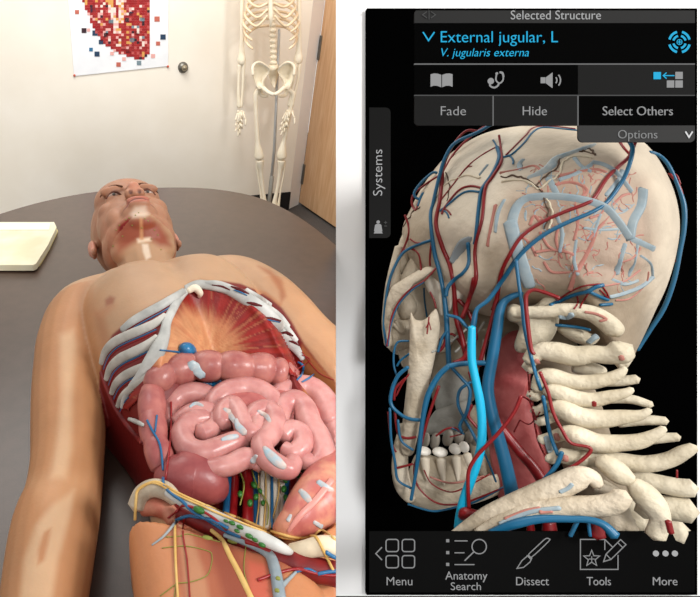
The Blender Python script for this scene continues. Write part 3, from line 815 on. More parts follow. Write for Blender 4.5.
hp2 += [htube([(0, .038, .078, .0085), (0, .018, .09, .0085), (0, .0, .098, .0105), (0, -.012, .102, .0108)]), htube([(0, -.013, .095, .011), (0, -.024, .094, .006)]), htube([(0, -.07, .012, .045), (0, -.1, -.002, .047), (0, -.13, -.028, .05)]), hell((0, -.088, .018), (.056, .036, .034))]
parts += hp2
Vb, Fb = join(parts)
Vb, Fb = voxel(Vb, Fb, .0028, 9)
Vb, Fb = clip_right(Vb, Fb)
Vb = np.array([tuple(v) for v in Vb])
Pb = proj_np(Vb); bs, bt_, bz = to_st(Vb)
hl = (np.array((RH.inverted()).to_3x3()) @ ((Vb - np.array(HP)) / HS).T).T
Cb = np.repeat(np.array([RGB(180, 142, 110)]), len(Vb), 0)


def paint(rgb, wgt):
    global Cb
    Cb = Cb * (1 - wgt[:, None]) + np.array(RGB(*rgb))[None, :] * wgt[:, None]


def region(rgb, poly, soft=2.0, k=1.0, mask=None):
    wg = sm(inside_dist(Pb, poly), -soft, soft) * k
    if mask is not None: wg = wg * mask
    paint(rgb, wg)


head = (hl[:, 1] > -.12) & (bt_ > .33)
headw = sm(hl[:, 1], -.14, -.10) * (bt_ > .32)
paint((166, 114, 88), headw * .85)
arm = sm(-bs, .13, .17) * (bt_ < .2)
paint((172, 120, 80), arm * .9)
paint((172, 120, 80), sm(bs, .14, .17) * .5 * (bt_ < .12))
# bone shining through the arm
region((206, 172, 136), [(60, 335), (73, 330), (77, 345), (72, 400), (72, 450), (66, 478), (50, 478), (57, 440), (62, 395)], 6, .6, bs < -.12)
region((204, 172, 138), [(20, 600), (24, 560), (36, 525), (52, 505), (74, 490), (70, 515), (58, 560), (52, 600)], 5, .65, bs < -.12)
region((170, 112, 72), [(38, 565), (38, 550), (44, 532), (51, 528), (48, 545), (44, 560)], 2.5, .8, bs < -.12)
region((200, 156, 118), [(28, 480), (55, 470), (90, 475), (96, 500), (70, 500), (40, 505)], 10, .3, bs < -.12)
region((156, 100, 66), [(94, 310), (104, 318), (112, 345), (108, 372), (103, 350), (98, 330)], 4, .5, bs < -.1)  # darker brown strip along the armpit
# chest marks, with fold shading painted in
region((150, 92, 70), [(105, 300), (110, 296), (115, 298), (113, 304), (106, 306)], 2.5, .9)
region((176, 118, 84), [(92, 315), (108, 305), (116, 305), (104, 318)], 4, .5)
region((150, 90, 58), [(258, 266), (270, 270), (282, 280), (286, 296), (281, 303), (279, 290), (270, 276)], 3, .85)  # fold by the right armpit, its shading put into the skin colour
region((176, 112, 70), [(252, 288), (266, 292), (282, 304), (278, 312), (262, 302)], 2, .7)
# neck and chin
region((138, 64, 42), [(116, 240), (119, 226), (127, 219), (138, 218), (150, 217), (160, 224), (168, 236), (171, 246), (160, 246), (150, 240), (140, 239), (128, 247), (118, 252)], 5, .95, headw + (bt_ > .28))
region((184, 112, 80), [(100, 240), (106, 225), (122, 240), (122, 262), (108, 262)], 7, .5)
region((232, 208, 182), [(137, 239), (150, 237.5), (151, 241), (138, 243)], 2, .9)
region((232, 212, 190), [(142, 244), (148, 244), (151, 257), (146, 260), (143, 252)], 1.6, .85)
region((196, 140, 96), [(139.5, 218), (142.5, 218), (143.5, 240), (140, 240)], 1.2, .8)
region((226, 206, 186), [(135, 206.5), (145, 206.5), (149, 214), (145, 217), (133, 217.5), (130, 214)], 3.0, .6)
# face
dl = np.sqrt(((hl[:, 0]) / .022) ** 2 + ((hl[:, 1] + .053) / .0105) ** 2)
paint((178, 104, 88), headw * .8 * sm(-dl, -1.15, -.8) * (hl[:, 2] > .05))
dl = np.sqrt(((hl[:, 0]) / .027) ** 2 + ((hl[:, 1] + .0535 + .12 * (hl[:, 0] / .03) ** 2 * .03) / .0026) ** 2)
paint((96, 48, 42), headw * .85 * sm(-dl, -1.3, -.7) * (hl[:, 2] > .05))
for s_ in (-1, 1):
    pass
    paint((72, 40, 34), headw * sm(-np.linalg.norm((hl - np.array([s_ * .0075, -.0215, .099])) / np.array([.0038, .0048, .005]), axis=1), -1.2, -.7))  # dark paint in place of the shade inside the nostrils
    paint((224, 150, 132), headw * .7 * sm(-np.linalg.norm((hl - np.array([s_ * .088, -.012, -.01])) / .022, axis=1), -1.2, -.5))
paint((206, 140, 116), headw * .6 * sm(-np.linalg.norm((hl - np.array([0, -.01, .11])) / .02, axis=1), -1.2, -.4))
# opened belly: red lining inside, red-brown flanks
skin_edge = [(100, 372), (104.5, 350), (112, 335), (125, 323.6), (143.6, 310), (168, 297), (186, 287.5), (202, 282.5), (222, 281), (240, 283.5), (256, 290), (270, 298), (282, 308), (292, 322), (304, 344), (318, 362), (345, 394), (345, 500), (330, 545), (225, 538), (165, 520), (131, 511), (108, 460), (98, 400)]
body_in = (bs > -.17) & (bt_ < .09) & (bt_ > -.5)
region((112, 26, 24), skin_edge, 1.5, 1.0, body_in & (bz > .0))
region((168, 104, 62), [(302, 345), (318, 365), (345, 396), (345, 470), (322, 470), (308, 410), (300, 375)], 2.5, 1.0, body_in)
region((150, 92, 54), [(304, 350), (318, 366), (340, 388), (340, 440), (315, 430), (308, 400), (299, 372)], 2.5, 1.0)
# thighs: skin at the outer side, bare muscle inside
th = bt_ < -.29
paint((192, 126, 84), sm(-bt_, .292, .297) * (bs < .3) * (bz > .02) * ((bs > -.205)))
region((158, 88, 62), [(168, 516), (240, 545), (345, 575), (345, 620), (185, 620), (176, 570)], 4, .95, th & (bs > -.19))
region((184, 132, 98), [(178, 530), (190, 530), (205, 575), (212, 610), (188, 610), (182, 560)], 4, .8, th & (bs > -.19))
region((128, 58, 42), [(205, 536), (232, 545), (262, 610), (228, 610)], 6, .7, th & (bs > -.19))
region((196, 92, 74), [(248, 560), (266, 565), (272, 610), (250, 610)], 4, .7, th)
region((196, 134, 92), [(284, 570), (318, 565), (345, 600), (345, 620), (282, 620)], 4, .8, th)
M_skin = vcol_mat('skin', 0.48, 0.32, 0.12, bump=0.12, bscale=180, var=0.10, vscale=16)
body = thing('person', 'bald bare-chested man lying face up on the brown table with opened belly showing organs', 'person', bo(0, 0, 0))
skin = obj('body', Vb, Fb, None, body, mats=[M_skin], col=Cb)
BV_body = bvh(skin)


def hit(x, y, trees, default=None):
    r = ray(x, y); best = None
    for t in trees:
        h = t.ray_cast(EYE, r.normalized())
        if h[0] is not None:
            d = depth_of(h[0])
            if best is None or d < best: best = d
    return best if best is not None else default


def drape(pts, trees, sink=0.4, n=6, ns=8, default=None, flat=1.0, smoothk=2):
    """strand lying on what is already there; pts (px, py, radius px)"""
    S = cat(pts, n); D = [hit(s[0], s[1], trees) for s in S]
    ok = [d for d in D if d is not None]
    if not ok: 
        D = [default if default else .9] * len(S)
    else:
        last = ok[0]
        for i in range(len(D)):
            if D[i] is None: D[i] = last
            last = D[i]
    A = np.array(D)
    for _ in range(smoothk):
        B = np.pad(A, 1, 'edge'); A = np.minimum(A, (B[:-2] + B[1:-1] + B[2:]) / 3)
    P = []; Rr = []
    for s, d in zip(S, A):
        r = max(s[2], .25) * d / F; P.append(dp(s[0], s[1], d - r * flat * (1 - 2 * sink))); Rr.append(r)
    return sweep(P, Rr, ns, flat=flat, up=(lambda p: (EYE - p).normalized()) if flat != 1.0 else None)


def htubes(pts, n=6, ns=12, flat=1.0):
    """organ tube: (px, py, height above table, radius px)"""
    S = cat(pts, n); P = [at(s[0], s[1], TAB + s[2]) for s in S]
    return sweep(P, [s[3] * depth_of(p) / F for s, p in zip(S, P)], ns, flat=flat, up=(lambda p: (EYE - p).normalized()) if flat != 1.0 else None)


def part(name, vf, m, parent=None, **k):
    v, f = clip_right(*vf); return obj(name, v, f, m, parent or body, **k)


# eyes and brows
M_eye = mat('eye_white', (160, 132, 118), 0.25, 0.5); M_iris = mat('iris', (70, 62, 56), 0.2, 0.5); M_brow = mat('brow_hair', (84, 54, 40), 0.8, 0.1)
M_lid = mat('eyelid_line', (96, 58, 46), 0.7, 0.2)
for s_ in (-1, 1):
    e = obj('eye', *hell((s_ * .031, .0225, .0725), (.0115, .0040, .0095)), M_eye, body)
    obj('iris', *hell((s_ * .031, .0225, .0785), (.0042, .0034, .0042)), M_iris, e)
    obj('eyelid', *htube([(s_ * .018, .0225, .078, .0014), (s_ * .025, .0262, .082, .0024), (s_ * .033, .0265, .082, .0024), (s_ * .045, .022, .073, .0016)]), M_lid, body)
    obj('eyebrow', *htube([(s_ * .012, .041, .0865, .0018), (s_ * .026, .0465, .087, .0021), (s_ * .042, .046, .0815, .0018), (s_ * .054, .039, .070, .001)]), M_brow, body)

# ---- ribs and costal cartilage
M_cart = mat('costal_cartilage', (160, 160, 156), 0.42, 0.3, noise=(196, 195, 190), nscale=30, bump=0.15, bscale=60)
M_ribb = mat('rib_bone', (158, 154, 146), 0.5, 0.3, noise=(196, 192, 184), nscale=30, bump=0.2, bscale=70)
M_art = mat('artery', (140, 20, 24), 0.35, 0.45); M_vein = mat('vein', (30, 94, 138), 0.35, 0.45)
M_muscle = mat('deep_red_muscle', (124, 26, 24), 0.5, 0.35, noise=(96, 16, 18), nscale=60, bump=0.2)
T0 = [BV_body]
rib_paths = [
    [(122, 330, 3.4), (133, 321.5, 4.6), (146, 314, 5), (160, 306.5, 5), (172, 299, 4.4), (184, 291, 3.4)],
    [(101.5, 364, 3), (106, 352, 4.6), (114, 343, 5.2), (126, 336.5, 5.2), (140, 330.5, 5), (154, 324, 4.6), (166, 316, 4)],
    [(106.5, 380, 3), (111, 368, 4.4), (120, 359, 5.2), (132, 353, 5.2), (146, 346, 5), (158, 338, 4.6)],
    [(111.5, 394, 2.8), (116, 384, 4), (123, 377, 4.6), (133, 371.5, 4.8), (145, 366.5, 4.4)],
    [(117.5, 407, 2.4), (122, 397, 3.4), (129, 390, 3.8), (138, 383.5, 3.6), (147, 376, 3)]]
cart = [drape([(190, 287.5, 3), (180, 297, 4.2), (173, 309, 4.4), (167, 322, 4.6), (164, 336, 6), (158, 350, 8), (149, 364, 7), (140, 376, 4.6), (131, 387, 3.4), (124, 400, 2.6), (122, 408, 2)], T0, .15, 6, 12, flat=.55)]
for k, p in enumerate(rib_paths):
    part('rib', drape(p, T0, .1, 7, 12, flat=.6), M_ribb if k else M_cart)
    q = [(a[0] + 2.2, a[1] + 5.4, .8) for a in p[:-1]]; q2 = [(a[0] + 2.6, a[1] + 7.2, .7) for a in p[:-1]]
    part('intercostal_vein', drape(q, T0, .2, 5, 6), M_vein); part('intercostal_artery', drape(q2, T0, .2, 5, 6), M_art)
cart.append(drape([(186, 289, 4), (198, 284.5, 4.6), (212, 286, 4.6), (226, 289, 5), (240, 295, 6.5), (252, 303, 7.5), (264, 313, 8.5), (275, 325, 8.5), (286, 338, 7), (296, 349, 4.6), (303, 359, 2.8)], T0, .15, 7, 14, flat=.55))
obj('costal_margin', *clip_right(*join(cart)), M_cart, body)
for p in ([(205, 283.5, 3), (218, 284, 3.4), (232, 289, 3.6), (246, 296, 3)], [(246, 290, 2.6), (258, 298, 3.6), (270, 306, 3.4)], [(250, 300, 2.4), (264, 306, 3.6), (278, 316, 4), (288, 327, 3)], [(274, 318, 2.6), (286, 328, 3.4), (296, 341, 3)]):
    part('rib', drape(p, T0 + [], -.1, 6, 10, flat=.6), M_cart)
part('xiphoid', drape([(188, 291, 3), (195, 288, 3.8), (200, 293, 3.4), (199, 297, 1.6)], T0, -.5, 6, 12), mat('xiphoid_bone', (226, 214, 192), 0.5, 0.3))
M_slit = mat('intercostal_gap', (84, 24, 26), 0.6, 0.2)
BV_c = [BV_body] + [bvh(o) for o in body.children if o.name.startswith(('costal', 'rib'))]
for p in ([(231, 286.5, .8), (240, 290, 1.9), (249, 294, .8)], [(247, 302.5, .8), (254, 304, 1.7), (262, 306, .8)], [(263, 318, .8), (271, 319, 2), (281, 321, .9)], [(281, 333, .8), (287, 333, 1.8), (293, 336, .8)], [(289, 341, .7), (294, 342.5, 1.5), (299, 346, .7)], [(212, 285, .5), (222, 286.5, 1), (230, 290, .6)]):
    part('intercostal_gap', drape(p, BV_c, .3, 6, 8, flat=.4), M_slit)
part('intercostal_vein', drape([(263, 319.5, .6), (272, 320.5, .8), (280, 322.5, .5)], BV_c, .1, 6, 6), M_vein)
part('intercostal_vein', drape([(234, 290, .6), (241, 292.5, .9), (247, 295.5, .5)], BV_c, .1, 6, 6), M_vein)

# ---- diaphragm: patch lying on the vault with fibres running out from a pale centre
dia = [(192, 291), (205, 290), (225, 294), (248, 302), (266, 315), (284, 333), (299, 352), (303, 364), (300, 378), (286, 372), (262, 363), (240, 361), (214, 360), (190, 362), (170, 368), (155, 380), (140, 396), (128, 410), (123, 408), (134, 390), (150, 370), (163, 346), (172, 317), (182, 298)]
gxy = [(x, y) for y in np.arange(288, 414, 1.5) for x in np.arange(120, 308, 1.5)]
ins = inside_dist(np.array(gxy), dia)
ok = {}; V = []
for (x, y), s in zip(gxy, ins):
    if s > -1.5:
        d = hit(x, y, T0)
        if d: ok[(round(x * 2), round(y * 2))] = len(V); V.append((x, y, d))
V = np.array(V)
Vd = [dp(x, y, d - .004) for x, y, d in V]
Fd = []
for (x, y), i in ok.items():
    q = [ok.get((x + 3, y)), ok.get((x + 3, y + 3)), ok.get((x, y + 3))]
    if None not in q: Fd.append((i, q[2], q[1], q[0]))
# radial fibres
ctr = np.array([207.0, 352.0]); dx = V[:, 0] - ctr[0]; dy = V[:, 1] - ctr[1]
ang = np.arctan2(dy, dx); rad = np.hypot(dx, dy * 1.0)
rng = np.random.RandomState(3)
f1 = np.interp(ang, np.linspace(-math.pi, math.pi, 260), rng.rand(260)); f2 = np.interp(ang, np.linspace(-math.pi, math.pi, 90), rng.rand(90))
edge = 24 + 14 * f1 + 8 * f2 + 16 * np.exp(-((ang + 2.2) / .5) ** 2) + 20 * np.exp(-((np.abs(ang) - 3.0) / .5) ** 2)
wr = sm(rad, edge - 14, edge + 12)
tan_ = np.array(RGB(206, 150, 106)); tan2 = np.array(RGB(184, 112, 76)); red1 = np.array(RGB(150, 32, 24)); red2 = np.array(RGB(104, 16, 16))
cc = tan_ * (1 - f1[:, None] * .8) + tan2 * f1[:, None] * .8
rr = red1 * (1 - f1[:, None]) + red2 * f1[:, None]
# pale fibre streaks carry on into the red
stk = ((f1 > .8) & (rad < edge + 34))[:, None]
cd = cc * (1 - wr[:, None]) + rr * wr[:, None]; cd = np.where(stk & (wr[:, None] > .4), cd * .55 + tan2 * .45, cd)
# give the sheet thickness
n = len(Vd); Vd2 = Vd + [p + FWD * .003 for p in Vd]
cnt = set()
for f in Fd:
    for i in range(4): cnt.add((f[i], f[(i + 1) % 4]))
F2 = list(Fd) + [tuple(i + n for i in reversed(f)) for f in Fd] + [(j, i, i + n, j + n) for (i, j) in cnt if (j, i) not in cnt]
M_dia = vcol_mat('diaphragm_muscle', 0.45, 0.35, 0.0, bump=0.25, bscale=200, var=0.15, vscale=50)
obj('diaphragm', Vd2, F2, None, body, mats=[M_dia], col=np.vstack([cd, cd]))
BV1 = T0 + [bvh(o) for o in body.children if o.name.startswith(('costal', 'rib', 'diaph'))]

# vena cava stump and hepatic strand
M_veinb = mat('bright_vein', (30, 120, 168), 0.3, 0.5, noise=(20, 84, 128), nscale=90)
part('vein_stump', drape([(182, 352, 5), (185, 350, 7.5), (189, 350, 7), (193, 352, 4.5)], BV1, .1, 6, 14), M_veinb)
part('vein_opening', drape([(186, 347, 1.6), (188, 346.5, 2)], [bvh(body.children[-1])], .3, 5, 10), mat('dark_lumen', (58, 34, 30), 0.6, 0.2))
part('hepatic_vein', drape([(160, 350, .8), (170, 351, .9), (181, 352.5, 1.2)], BV1, .0, 5, 8), M_vein)
part('mesenteric_vein', drape([(203, 383, 2.5), (212, 385, 4.5), (220, 384, 4)], BV1, -1.5, 6, 10), M_veinb)

# ---- bowel
M_colon = mat('colon', (178, 116, 106), 0.32, 0.4, noise=(150, 82, 78), nscale=45, bump=0.15, bscale=80, sss=0.1)
M_gut = mat('small_intestine', (194, 138, 132), 0.3, 0.4, noise=(172, 110, 106), nscale=50, bump=0.12, bscale=90, sss=0.12)
M_cec = mat('cecum', (152, 78, 76), 0.35, 0.4, noise=(128, 58, 60), nscale=40, bump=0.15, bscale=80)
M_asc = mat('ascending_colon', (178, 108, 100), 0.35, 0.4, noise=(148, 74, 74), nscale=40, bump=0.15, bscale=80)
M_patch = mat('pale_blue_window', (150, 172, 182), 0.4, 0.4, noise=(186, 166, 156), nscale=110)


def haustra(pts, n=24, amp=.15, per=1.0, **k):
    """tube whose radius swells and pinches like bowel"""
    S = cat(pts, n); L = 0; out = []
    for i, s in enumerate(S):
        if i: L += math.hypot(s[0] - S[i - 1][0], s[1] - S[i - 1][1])
        r = s[3] * (1 - amp + amp * 1.6 * abs(math.sin(L / (s[3] * 1.55 * per))) ** .7)
        out.append((s[0], s[1], s[2], r))
    P = [at(s[0], s[1], TAB + s[2]) for s in out]
    return sweep(P, [s[3] * depth_of(p) / F for s, p in zip(out, P)], 20)


part('transverse_colon', haustra([(148, 388, .15, 8), (157, 380, .155, 13), (172, 372, .155, 14.5), (192, 367, .152, 15), (216, 366, .155, 15), (240, 367, .155, 15), (262, 369, .15, 15.5), (280, 373, .145, 14), (292, 378, .135, 10)], per=.36), M_colon)
part('ascending_colon', haustra([(152, 390, .145, 12), (152, 408, .145, 14), (153, 428, .14, 14), (157, 448, .135, 13.5), (164, 466, .125, 14)], per=.4, amp=.09), M_asc)
part('cecum', haustra([(162, 474, .115, 16), (178, 478, .12, 25), (192, 478, .12, 27), (208, 484, .115, 22), (220, 492, .10, 12)], 20, .04), M_cec)
part('sigmoid_colon', haustra([(346, 468, .12, 24), (326, 490, .13, 26), (306, 512, .13, 22), (288, 526, .125, 14), (278, 530, .115, 7)], 20, .05), mat('sigmoid_colon', (176, 96, 88), 0.35, 0.4, noise=(206, 146, 116), nscale=40, bump=0.15, bscale=80, nsmooth=(.45, .7)))
H0 = .125
loops = [
    [(170, 424, 0, 8), (170, 408, 0, 9), (178, 397, .004, 9.5), (194, 393, .006, 10), (210, 397, .004, 9.5), (217, 405, 0, 8.5), (212, 414, 0, 8)],
    [(176, 424, .004, 8), (190, 414, .012, 9), (206, 411, .014, 9), (214, 416, .01, 8.5), (212, 428, .01, 8.5), (200, 434, .012, 9)],
    [(206, 418, .012, 9), (190, 422, .014, 10), (182, 434, .014, 10.5), (188, 448, .014, 11), (203, 453, .016, 11), (220, 448, .016, 10.5), (236, 441, .016, 9.5), (246, 438, .012, 8)],
    [(216, 417, .006, 9), (214, 404, .008, 10), (226, 393, .012, 11), (246, 389, .014, 11.5), (265, 395, .014, 11), (276, 408, .012, 10), (277, 418, .01, 9)],
    [(222, 425, .016, 9), (223, 412, .018, 9.5), (232, 406, .02, 10), (240, 416, .022, 9.5), (246, 430, .022, 9.5), (256, 432, .022, 9), (258, 422, .022, 8.5)],
    [(250, 421, .02, 8.5), (256, 412, .024, 9), (268, 410, .024, 9.5), (275, 420, .024, 10), (270, 434, .024, 10), (262, 444, .024, 10), (266, 457, .024, 10.5), (278, 466, .022, 10.5), (289, 469, .02, 9.5), (294, 461, .018, 8)],
    [(202, 467, .008, 8), (214, 468, .012, 9), (230, 465, .014, 9.5), (246, 458, .016, 9.5), (257, 462, .014, 8.5), (258, 468, .01, 7)],
    [(275, 397, .004, 9), (286, 390, .008, 10), (304, 387, .008, 11), (318, 394, .006, 11.5), (328, 408, .004, 11.5), (333, 424, 0, 10.5)],
    [(278, 425, .012, 9), (283, 408, .014, 10), (294, 401, .016, 10.5), (304, 408, .016, 10.5), (310, 424, .016, 11), (319, 440, .014, 11.5), (323, 456, .012, 11), (314, 464, .01, 9.5), (302, 458, .01, 8.5)],
    [(282, 436, .018, 9), (290, 430, .02, 9.5), (300, 433, .02, 9.5), (303, 444, .018, 9.5), (294, 453, .016, 9), (284, 450, .014, 8)],
    [(318, 400, -.004, 9), (330, 414, -.004, 10), (338, 434, -.004, 11), (346, 450, -.004, 10)]]
part('mesentery', htubes([(180, 425, .105, 16), (205, 425, .108, 26), (240, 420, .108, 30), (280, 420, .108, 30), (310, 425, .105, 24), (330, 425, .1, 16)], 8, 20), mat('mesentery', (176, 100, 94), .4, .4, noise=(150, 74, 72), nscale=60))
for k, L in enumerate(loops):
    part('intestine_loop', haustra([(a, b, H0 + h, r * 1.1) for a, b, h, r in L], 14, .035, 2.2), M_gut)
gut_trees = [bvh(o) for o in body.children if o.name.startswith(('intest', 'trans', 'asc', 'cecum', 'sigm'))]
for p in ([(224, 409, 2), (229, 413, 4), (233, 418, 3.5), (236, 424, 2)], [(236, 419, 2), (239, 427, 4), (245, 433, 3.6)], [(264, 447, 2), (270, 455, 5), (279, 463, 5), (285, 467, 3)], [(190, 407, 1.5), (196, 404, 2.4), (203, 406, 1.5)], [(222, 440, 2), (230, 438, 3.5), (238, 436, 2)], [(252, 462, 3), (257, 456, 2.4)], [(258, 411, 1.6), (266, 416, 2.6), (270, 422, 1.6)]):
    part('blue_window', drape(p, gut_trees, .42, 6, 10, flat=.35), M_patch)
part('cut_band', drape([(190, 364, 5), (196, 369, 6), (203, 375.5, 5)], gut_trees, .3, 6, 10, flat=.3), mat('pale_band', (176, 186, 188), 0.35, 0.4, noise=(140, 158, 166), nscale=90), label='pale blue-grey band across the bowel')
for p in ([(300, 490, 2.5), (306, 497, 4), (311, 503, 2.5)], [(318, 482, 3), (326, 488, 4), (333, 490, 2)], [(291, 515, 1.6), (288, 521, 2.2)], [(314, 522, 2), (322, 527, 2.6)]):
    part('blue_window', drape(p, gut_trees, .42, 6, 10, flat=.35), M_patch)
part('taenia_band', drape([(288, 532, 1.8), (300, 516, 3), (316, 500, 3.2), (332, 480, 3)], gut_trees, .35, 6, 10, flat=.4), mat('taenia', (204, 134, 124), 0.35, 0.4))

# ---- vessels and nerves behind and below the bowel
M_fib = mat('white_fibre', (214, 204, 184), 0.45, 0.35, noise=(232, 224, 208), nscale=40); M_yel = mat('yellow_nerve', (200, 156, 82), 0.45, 0.35, noise=(214, 178, 110), nscale=60)
M_node = mat('green_lymph_node', (44, 108, 34), 0.4, 0.4, noise=(30, 84, 28), nscale=100); M_lym = mat('olive_lymph_vessel', (132, 134, 62), 0.5, 0.3)
M_pale = mat('pale_vein', (150, 158, 160), 0.4, 0.4, noise=(126, 140, 148), nscale=60)
fan = []
for k, (x0, x1, r, m, nm, h) in enumerate(((236, 232, 4, M_art, 'iliac_artery', .095), (246, 248, 5.5, M_art, 'iliac_artery', .1), (229, 226, 4.5, M_vein, 'iliac_vein', .092), (255, 256, 4, M_vein, 'iliac_vein', .096), (262, 262, 3.2, M_fib, 'nerve_root', .1), (267, 268, 3, M_fib, 'nerve_root', .1), (272, 274, 3, M_fib, 'nerve_root', .1), (277, 276, 3.2, M_fib, 'nerve_root', .1), (283, 280, 3, M_fib, 'nerve_root', .098), (270, 272, 1.4, M_vein, 'iliac_vein', .106), (288, 283, 4.4, M_vein, 'iliac_vein', .096), (296, 290, 4.6, M_art, 'iliac_artery', .1), (304, 322, 4, M_vein, 'iliac_vein', .094), (292, 312, 3.6, M_art, 'iliac_artery', .092))):
    part(nm, htubes([(x0, 452, h, r), ((x0 + x1) / 2 + 1, 485, h, r), (x1, 528, h, r * 1.05)], 6, 10), m)
for p in ([(264, 452, .108, .8), (266, 490, .108, .8), (264, 528, .106, .8)], [(275, 455, .108, .8), (279, 490, .108, .8), (270, 528, .106, .8)], [(258, 458, .108, .7), (259, 500, .106, .7), (256, 526, .104, .7)]):
    part('yellow_nerve', htubes(p, 6, 6), M_yel)
for p in ([(239, 470, .112, .9), (244, 485, .112, .9), (240, 505, .11, .8)], [(252, 470, .112, .8), (258, 488, .112, .9), (268, 505, .11, .8), (267, 525, .11, .7)]):
    part('lymph_vessel', htubes(p, 6, 6), M_lym)
for x, y, r in ((240, 494, 2.4), (254, 485, 2.6), (256, 497, 2.4), (260, 491, 2), (250, 503, 2.6), (285, 480, 2.4), (284, 489, 2.6), (286, 498, 2.4), (297, 474, 3), (294, 468, 2.4), (300, 481, 2.4), (302, 470, 2), (263, 503, 2)):
    p = at(x, y, TAB + .114); part('lymph_node', ell(p, (r * .0011 * 1.1, r * .0018, r * .0012), Matrix.Rotation(random.uniform(-.5, .5), 3, 'Z'), 12, 8), M_node)
# ---- pelvis rim and inguinal ligament
M_pel = mat('pelvis_bone', (196, 182, 160), 0.5, 0.3, noise=(164, 148, 128), nscale=60, bump=0.25)
part('hip_crest', htubes([(136, 507, .13, 9), (142, 494, .14, 9), (153, 488, .148, 9), (166, 491, .15, 9), (176, 500, .145, 7)], 7, 16), M_pel)
part('thigh_muscle', htubes([(142, 508, .125, 8), (156, 506, .13, 10), (168, 512, .13, 9), (174, 522, .128, 7)], 7, 14), mat('hip_muscle', (182, 104, 84), 0.45, 0.35, noise=(206, 148, 122), nscale=60))
lig = part('inguinal_ligament', htubes([(168, 492, .163, 5), (186, 503, .168, 5.6), (212, 515, .172, 6), (240, 528, .174, 6.4), (268, 541, .174, 6.4), (284, 549, .168, 5), (292, 553, .155, 2.5)], 7, 14), M_cart)
part('groin_muscle', htubes([(180, 512, .145, 8), (205, 524, .15, 9), (232, 536, .15, 9), (262, 552, .15, 10), (300, 566, .15, 12), (340, 575, .15, 12)], 7, 14), M_muscle)
part('pubic_bone', htubes([(292, 552, .15, 8), (308, 549, .16, 9), (322, 546, .165, 10), (340, 548, .165, 11)], 7, 14), mat('pubic_bone', (206, 188, 158), 0.5, 0.3, noise=(222, 206, 180), nscale=40, bump=.2))
all_t = lambda: [bvh(o) for o in body.children]
AT = all_t()
for p, r in (([(135, 520), (136, 500), (138, 490), (148, 483.5), (157, 482), (166, 486), (180, 494), (200, 503), (222, 512), (245, 520.5), (262, 528), (280, 534), (298, 538), (313, 536), (318, 540), (326, 556), (334, 572)], 1.5), ([(141, 488), (150, 483), (160, 485), (175, 494), (195, 503), (220, 514), (250, 526), (280, 537), (300, 540)], 1.1), ([(314, 536), (322, 530), (336, 540)], 1.2)):
    part('yellow_nerve', drape([(x, y, r) for x, y in p], AT, 0, 6, 8), M_yel)
for p, r in (([(163, 478), (164, 486), (172, 494), (182, 501), (192, 511), (206, 519), (224, 530), (240, 537)], 1.6), ([(176, 520), (188, 516), (196, 517), (212, 520), (228, 528)], 1.6), ([(318, 574), (328, 572), (340, 571)], 1.8), ([(163, 470), (160, 445), (152, 430), (147, 420)], 1.2), ([(155, 432), (157, 415)], 1.0), ([(326, 552), (332, 556), (340, 560)], 2), ([(296, 572), (308, 569), (318, 574)], 1.3)):
    part('vein', drape([(x, y, r) for x, y in p], AT, .1, 6, 8), M_vein)
for p, r in (([(165, 480), (168, 460), (171, 430), (171, 402)], 1.1), ([(176, 512), (182, 506), (192, 507), (204, 512), (216, 520), (226, 530)], 1.3), ([(246, 541), (258, 545), (270, 552)], 3), ([(258, 580), (278, 573), (298, 569), (318, 574), (340, 576)], 1.6), ([(184, 518), (183, 535), (187, 560), (190, 600)], .9), ([(176, 512), (168, 518)], 1.0)):
    part('artery', drape([(x, y, r) for x, y in p], AT, .1, 6, 8), M_art)
part('pale_vein', drape([(152, 545, .8), (164, 536, 1.2), (176, 522, 1.6), (182, 517, 1.4)], AT, .2, 6, 8), M_pale)
part('pale_vein', drape([(224, 535, 2), (245, 543, 2.6), (262, 550, 4), (271, 558, 5.5), (276, 575, 6), (280, 600, 6.5)], AT, .25, 6, 10, flat=.7), M_pale)
part('pale_vein', drape([(282, 586, 3), (288, 580, 2), (296, 572, 1.4)], AT, .2, 6, 8), M_pale)
part('femoral_nerve', drape([(211, 530, 2), (222, 540, 2.4), (230, 556, 2.8), (240, 575, 3), (252, 600, 3)], AT, .3, 6, 10, flat=.5), M_yel)
part('thigh_nerve', drape([(175, 520, 1.2), (175, 540, 1.5), (176, 570, 1.4), (178, 600, 1.4)], AT, .1, 6, 8), M_yel)
for p in ([(166, 537), (180, 536), (188, 534), (205, 538), (220, 542)], [(162, 548), (185, 546), (208, 551), (212, 556), (211, 566), (206, 576), (190, 582), (176, 583)], [(176, 583), (174, 600)], [(176, 584), (160, 596)], [(246, 545), (244, 570), (250, 590), (256, 600)]):
    part('lymph_vessel', drape([(x, y, .5) for x, y in p], AT, .1, 6, 6), M_lym)
for x, y, r in ((199, 510, 4.4), (232, 523, 2.6), (226, 521, 2), (240, 527, 2.8), (237, 531, 2.2), (249, 536, 3), (262, 545, 2.8), (255, 540, 2.4), (186, 505, 1.6), (225, 527, 2), (164, 484, 1.4)):
    part('lymph_node', drape([(x - r, y - r * .4, r * .55), (x, y, r * .8), (x + r, y + r * .45, r * .55)], AT, .0, 5, 10), M_node)
for x, y in ((207, 538), (232, 541)):
    part('lymph_node', drape([(x - 4, y - 1, 1.6), (x, y, 2.6), (x + 5, y + 1, 1.8)], AT, .3, 5, 10, flat=.6), M_lym)
for x, y in ((278, 578), (277, 590)):
    part('lymph_node', drape([(x - 1.5, y, 2), (x + 1.5, y + 1, 2)], all_t(), .3, 5, 10, flat=.6), M_lym)
